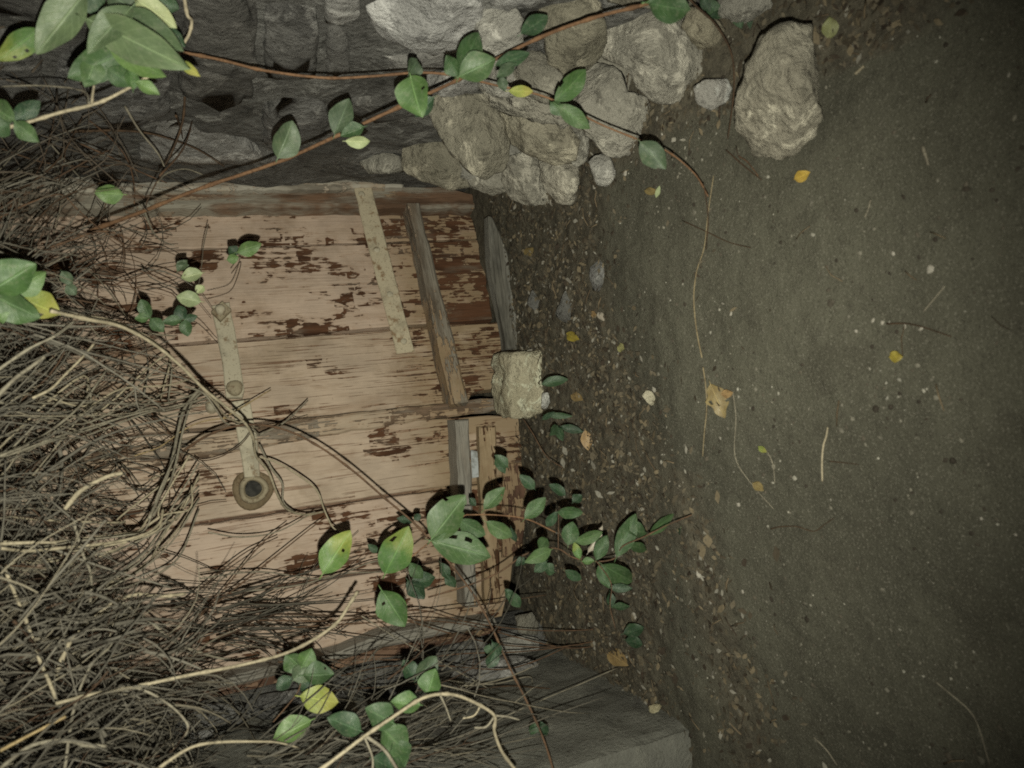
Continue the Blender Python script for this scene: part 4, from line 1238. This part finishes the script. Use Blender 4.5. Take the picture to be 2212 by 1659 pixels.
# hanging bundles: strands that share a start and a heading, dense on the left
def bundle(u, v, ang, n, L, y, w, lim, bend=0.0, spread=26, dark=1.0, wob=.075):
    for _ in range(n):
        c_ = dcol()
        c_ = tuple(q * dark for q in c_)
        yy = min(lim, y + rs.gauss(0, .05))
        strand(u + rs.gauss(0, spread), v + rs.gauss(0, spread), ang + rs.gauss(0, .16), L * rs.uniform(.5, 1.2), bend + rs.gauss(0, .42),
               yy, min(lim, yy + rs.uniform(-.05, .10)), w * (rs.uniform(.6, 1.25) if rs.random() < .8 else rs.uniform(1.4, 2.2)), c_, wob)
for i in range(122):
    v = rs.uniform(470, 1240)
    reach = 20 if v < 600 else (60 if v < 850 else 120)
    u = rs.uniform(-330, reach)
    lay = rs.random()
    y = .98 + lay * .40
    ang = rs.gauss(-.12, .5)
    if rs.random() < .18: ang += rs.choice([-1.0, 1.0])
    bundle(u, v, ang, rs.randint(4, 10), rs.uniform(170, 420), y, 3.0 if lay < .5 else 2.2, 1.40, rs.gauss(0, .5), 34, 1.0 if lay < .5 else .75)  # rear bundles coloured darker, as shade inside the tangle
for i in range(165):
    u = rs.uniform(-260, 400); v = rs.uniform(1240 + max(0, u - 60) * .55, 1740)
    lay = rs.random()
    y = .88 + lay * .32
    ang = rs.gauss(-.36, .26)
    if rs.random() < .15: ang += rs.choice([-1.1, 1.0])
    sh = 1.0 if u < 120 else .55
    bundle(u, v, ang, rs.randint(4, 11), rs.uniform(150, 400) * sh, y, 3.1 if lay < .45 else 2.2, 1.22, rs.gauss(.15, .45), 34, 1.0 if lay < .5 else .75)  # the deeper layers again carry painted shade in their colour
# brushes of fine stems fanning over the foot of the left leaf
for i in range(12):
    u = rs.uniform(330, 540); v = rs.uniform(1260, 1400) - (u - 280) * .05
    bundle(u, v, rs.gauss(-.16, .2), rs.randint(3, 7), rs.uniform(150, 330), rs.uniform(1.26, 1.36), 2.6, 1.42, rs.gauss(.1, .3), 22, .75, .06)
for i in range(150):
    u = rs.uniform(90, 330); v = rs.uniform(480, 1120)
    strand(u, v, rs.gauss(0, .6), rs.uniform(70, 210), rs.gauss(0, 1.0), rs.uniform(1.25, 1.40), rs.uniform(1.34, 1.42), rs.uniform(1.8, 3), (.13, .08, .05) if rs.random() < .5 else dcol(), .16)
for i in range(70):
    u = rs.uniform(560, 960); v = rs.uniform(1420, 1640)
    strand(u, v, rs.gauss(-.25, .5), rs.uniform(80, 260), rs.gauss(0, .6), rs.uniform(1.0, 1.15), rs.uniform(1.05, 1.2), rs.uniform(1.5, 2.8), tuple(q * .8 for q in dcol()), .10)
for i in range(110):
    u = rs.uniform(520, 1020); v = rs.uniform(1450 if u > 800 else 1590, 1690)
    strand(u, v, rs.gauss(-.3, .35), rs.uniform(120, 330), rs.gauss(0, .5), rs.uniform(.86, .95), rs.uniform(.88, .96), rs.uniform(1.6, 3.2), tuple(q * .8 for q in dcol()), .08)
for i in range(60):
    u = rs.uniform(-100, 180); v = rs.uniform(40, 480)
    strand(u, v, rs.gauss(.2, .8), rs.uniform(100, 300), rs.gauss(0, .8), rs.uniform(.95, 1.2), rs.uniform(1.0, 1.25), rs.uniform(1.8, 3.4), (.10, .08, .06), .12)
o = mesh_obj('dry_stems', V, F, M['drystuff'], cols=cols)
tag(o, 'tangled mass of grey brown leafless stems hanging over the door', 'dry stems', kind='stuff')

# ================================================================== ON THE GROUND
# gravel
rg = random.Random(9)
V, F, cols = [], [], []
vs1, fs1 = ICO[1]
def pebble(x, y, r, col, flat=.6):
    s0 = len(V)
    z = gz(x, y)
    a = rg.uniform(0, 6.28); sx, sy, sz = rg.uniform(.7, 1.3), rg.uniform(.6, 1.1), rg.uniform(.4, .8) * flat * 1.3
    ca_, sa_ = math.cos(a), math.sin(a)
    for d in vs1:
        k = 1 + rg.uniform(-.18, .18)
        px_, py_ = d.x * sx * r * k, d.y * sy * r * k
        V.append(Vector((x + px_ * ca_ - py_ * sa_, y + px_ * sa_ + py_ * ca_, z + r * sz * .35 + d.z * sz * r * k)))
    for f in fs1: F.append(tuple(i + s0 for i in f))
    cols.extend([col] * len(vs1))
for i in range(8500):
    y = rg.uniform(.22, 1.45); x = rg.uniform(-.85, .6)
    if x > .42: continue
    h = humus(x, y)
    cl = noise.noise(Vector((x * 6, y * 6, 2)))
    if rg.random() > .62 + .8 * cl + .4 * h: continue
    r = .0011 + .0022 * rg.random() ** 2.5
    if rg.random() < .035: r = rg.uniform(.003, .0055)
    k = rg.random()
    if k < .14: c_ = (.38, .36, .30)
    elif k < .45: c_ = (.21, .195, .155)
    elif k < .70: c_ = (.12, .105, .08)
    else: c_ = (.06, .05, .038)
    kk = rg.uniform(.75, 1.2)
    pebble(x, y, r, tuple(q * kk for q in c_))
# a few brighter chips that can be found in the photograph
for u, v, rp in ((1580, 678, 8), (1697, 660, 9), (1886, 692, 6), (1906, 697, 6), (1820, 1178, 5), (1605, 1278, 6), (1596, 1090, 9), (1797, 1078, 9), (1240, 612, 8), (1350, 374, 9), (1300, 346, 6), (1285, 403, 7), (1930, 548, 6), (2010, 580, 11), (1430, 290, 5), (2120, 1120, 6), (2195, 1155, 6), (1535, 1300, 8), (1510, 1240, 12), (1370, 1330, 12), (1717, 447, 3), (1711, 350, 8), (1955, 705, 6), (1990, 710, 8), (1850, 715, 6)):
    p = atg(u, v)
    pebble(p.x, p.y, pxr(p, rp) * .75, (.42, .39, .33))
o = mesh_obj('gravel', V, F, M['gravel'], cols=cols, smooth=False)
tag(o, 'fine gravel and pale grit scattered over the bare soil', 'gravel', kind='stuff')

# leaf litter: crumbs and flakes
V, F, cols = [], [], []
for i in range(30000):
    y = rg.uniform(.45, 1.52); x = rg.uniform(-.66, .46)
    h = humus(x, y)
    if rg.random() > (h * 1.1 - .08) * (.62 + .7 * noise.noise(Vector((x * 9, y * 9, 4)))) + (.05 if y > .7 else .012): continue
    L = rg.uniform(.0022, .0065) * (1.7 if rg.random() < .08 else 1); wd = L * rg.uniform(.3, .7)
    a = rg.uniform(0, 6.28)
    d1_ = Vector((math.cos(a), math.sin(a), rg.uniform(-.4, .4))); d2_ = Vector((-math.sin(a), math.cos(a), rg.uniform(-.6, .6)))
    c_ = Vector((x, y, gz(x, y) + rg.uniform(.002, .009)))
    s0 = len(V)
    bend = Vector((0, 0, L * rg.uniform(-.25, .35)))
    V += [c_ - d1_ * L, c_ - d1_ * (.2 * L) + d2_ * wd + bend * .6, c_ - d2_ * (wd * .9) + bend * .4, c_ + d1_ * (.35 * L) + d2_ * (wd * .8) + bend * .5, c_ + d1_ * (.5 * L) - d2_ * (wd * .7) + bend * .4, c_ + d1_ * L]
    F += [(s0, s0 + 2, s0 + 1), (s0 + 1, s0 + 2, s0 + 4, s0 + 3), (s0 + 3, s0 + 4, s0 + 5)]
    k = rg.random()
    c3 = (.145, .122, .085) if k < .35 else ((.092, .075, .052) if k < .62 else ((.21, .17, .11) if k < .80 else ((.055, .042, .03) if k < .92 else (.32, .30, .25))))
    cols.extend([c3] * 6)
# little broken straws
for i in range(520):
    y = rg.uniform(.35, 1.45); x = rg.uniform(-.65, .42)
    if rg.random() > .12 + humus(x, y): continue
    a = rg.uniform(0, 6.28); L = rg.uniform(.008, .035)
    p = Vector((x, y, gz(x, y) + .004)); e = p + Vector((math.cos(a) * L, math.sin(a) * L, rg.uniform(-.002, .006)))
    n0 = len(V)
    r = rg.uniform(.0005, .0011)
    tube([p, (p + e) / 2 + Vector((rg.uniform(-.1, .1) * L, rg.uniform(-.1, .1) * L, .002)), e], [r, r, r * .7], 4, V, F)
    c3 = rg.choice([(.21, .16, .10), (.07, .05, .035), (.13, .095, .06), (.06, .045, .03)])
    cols.extend([c3] * (len(V) - n0))
o = mesh_obj('leaf_litter', V, F, M['litter'], cols=cols)
tag(o, 'brown crumbs of dead leaves and straw at the foot of the door', 'leaf litter', kind='stuff')

# single fallen leaves and sticks
def fallen(b_, t_, w, m, label, c=2, r=0, name='fallen_leaf', cat='leaf', **k):
    B, T = atg(*z3(c, r, *b_), .006), atg(*z3(c, r, *t_), .008)
    o = leaf(None, None, None, w / 3, 0, 0, M[m], roll=k.pop('roll', .05), fold=.15, pts=(B, T), name=name, **k)
    return tag(o, label, cat, 'single fallen leaves')
fallen((955, 252), (955, 108), 95, 'fp', 'pale olive oval leaf fallen on bare soil beside the top of the large boulder')
fallen((725, 1160), (820, 1120), 75, 'fy', 'bright yellow fallen leaf just below the large boulder')
fallen((1340, 655), (1420, 650), 75, 'fy', 'bright yellow fallen leaf alone far out on the bare soil', 2, 1)
fallen((180, 830), (270, 1045), 130, 'ft', 'big crumpled tan leaf lying at the end of the long straw', 2, 1, holes=2, wav=.2)
fallen((250, 900), (325, 885), 60, 'ft', 'small tan leaf fragment touching the big crumpled tan leaf', 2, 1)
fallen((490, 1235), (545, 1275), 40, 'y', 'narrow yellow green leaf on a thin stalk on the soil', 2, 1)
fallen((455, 1470), (525, 1520), 60, 'ft', 'orange tan curled leaf at the edge of the litter', 2, 1)
fallen((1460, 505), (1530, 540), 70, 'fy', 'dull yellow curled leaf in the litter in front of the mortar block', 1, 1)
fallen((1790, 590), (1840, 600), 65, 'fp', 'pale green fallen leaf in the litter before the door', 1, 1)
fallen((1580, 1130), (1600, 1260), 80, 'ft', 'tan fallen leaf beside the low dark weed', 1, 1, holes=1)
fallen((1730, 910), (1845, 985), 105, 'ft', 'tan round fallen leaf near the concrete wall', 1, 2)
fallen((1965, 1235), (2050, 1245), 50, 'ft', 'small yellowish leaf near the foot of the boulder stones', 1, 0)
fallen((2040, 1280), (2062, 1205), 32, 'p', 'tiny pale green leaf near the foot of the boulder stones', 1, 0)
fallen((1620, 380), (1650, 375), 50, 'ft', 'small orange brown leaf beside a grey one before the mortar block', 1, 1)
fallen((1665, 365), (1700, 415), 45, 'fb', 'small grey curled leaf before the mortar block', 1, 1)
fallen((1190, 1650), (1240, 1610), 60, 'ft', 'tan leaf flake beside the foot of the splintered board', 1, 0)
fallen((1490, 900), (1560, 930), 65, 'ft', 'curled orange brown leaf right of the mortar block', 1, 1)
o = leaf(None, z3(1, 2, 1600, 262), z3(1, 2, 1700, 95), 18, .99, .98, M['fb'], roll=.3, fold=.8, curl=.3, name='dead_leaf', wav=.3)
tag(o, 'withered whitish curled leaf caught on the leafy green shoot', 'leaf', 'single fallen leaves')
def stick(px, w0, w1, m, label, name='stick', cat='stick'):
    o = stem(name, None, px, 0, 0, w0, w1, M[m], ground=True)
    return tag(o, label, cat, 'sticks and straws on the soil')
Z = lambda c, r, pts: [z3(c, r, *p) for p in pts]
stick(Z(2, 1, [(200, -520), (165, -280), (140, -60), (105, 50), (85, 130), (72, 280), (90, 480), (125, 660)]), 2.5, 4, 'straw_dull', 'long golden straw running across the soil beside the litter', 'straw', 'straw')
stick(Z(2, 1, [(132, 720), (150, 850), (155, 1000), (140, 1150), (130, 1300)]), 4, 2.5, 'straw_dull', 'shorter golden straw continuing past the crumpled tan leaf', 'straw', 'straw')
stick(Z(2, 1, [(325, 880), (345, 1050), (340, 1300), (440, 1470), (590, 1640)]), 3, 2, 'twig_grey', 'thin grey straw bending past the orange tan leaf', 'straw', 'straw')
stick(Z(2, 1, [(940, 1110), (930, 1170), (912, 1230), (903, 1330), (905, 1460)]), 5, 5, 'twig_pale', 'short pale upright twig lying on the bare soil')
stick(Z(2, 1, [(950, 1330), (1050, 1340), (1140, 1352)]), 3, 2, 'stem_dark', 'short dark twig beside the short pale twig')
stick(Z(2, 1, [(1320, 440), (1450, 438), (1560, 462), (1740, 522)]), 4, 2.5, 'stem_dark', 'long dark twig among pebbles far out on the soil')
stick(Z(2, 1, [(1560, 360), (1620, 290), (1700, 195)]), 4, 3, 'twig_grey', 'grey twig rising from the long dark twig')
stick(Z(2, 2, [(1640, 1100), (1760, 1200), (1860, 1290), (1920, 1400), (1990, 1640)]), 4, 3, 'twig_grey', 'forked dry stalk on the dark soil in the far corner')
stick(Z(2, 2, [(850, 1460), (930, 1540), (1000, 1640)]), 4, 3, 'twig_grey', 'short dry stalk on the dark soil near the concrete wall')
stick(Z(2, 2, [(570, 110), (640, 95), (740, 95), (850, 125), (920, 80), (980, 40)]), 3, 2, 'stem_dark', 'dark wiry twig at the edge of the leaf litter')
stick(Z(2, 0, [(280, 970), (380, 1060), (510, 1165)]), 4, 3, 'stem_dark', 'dark twig slanting away below the large boulder')
stick(Z(2, 0, [(360, 1010), (420, 1050), (490, 1140)]), 4, 3, 'stem_brown', 'brown twig crossing the dark twig below the large boulder')
stick(Z(2, 0, [(0, 1430), (150, 1500), (300, 1570), (440, 1605)]), 3, 2, 'stem_dark', 'thin dark twig crossing the long golden straw')
stick(Z(2, 0, [(1218, 1295), (1205, 1350), (1180, 1410)]), 4, 3, 'twig_grey', 'short grey stalk lying alone on the soil')
stick(Z(2, 0, [(1118, 480), (1145, 455), (1175, 428)]), 7, 7, 'twig_pale', 'stubby whitish stick on the soil beside the large boulder')
stick(Z(2, 0, [(1555, 950), (1575, 1010), (1592, 1070)]), 9, 6, 'twig_grey', 'dull grey bark strip half sunk in the soil')
stick(Z(2, 1, [(550, 1270), (585, 1350), (597, 1470)]), 3, 2, 'twig_grey', 'thin stalk below the narrow yellow green leaf')
stick(Z(1, 2, [(1130, 700), (1230, 950), (1400, 1010)]), 3, 2, 'stem_dark', 'dark thin root curling over the soil by the jamb')
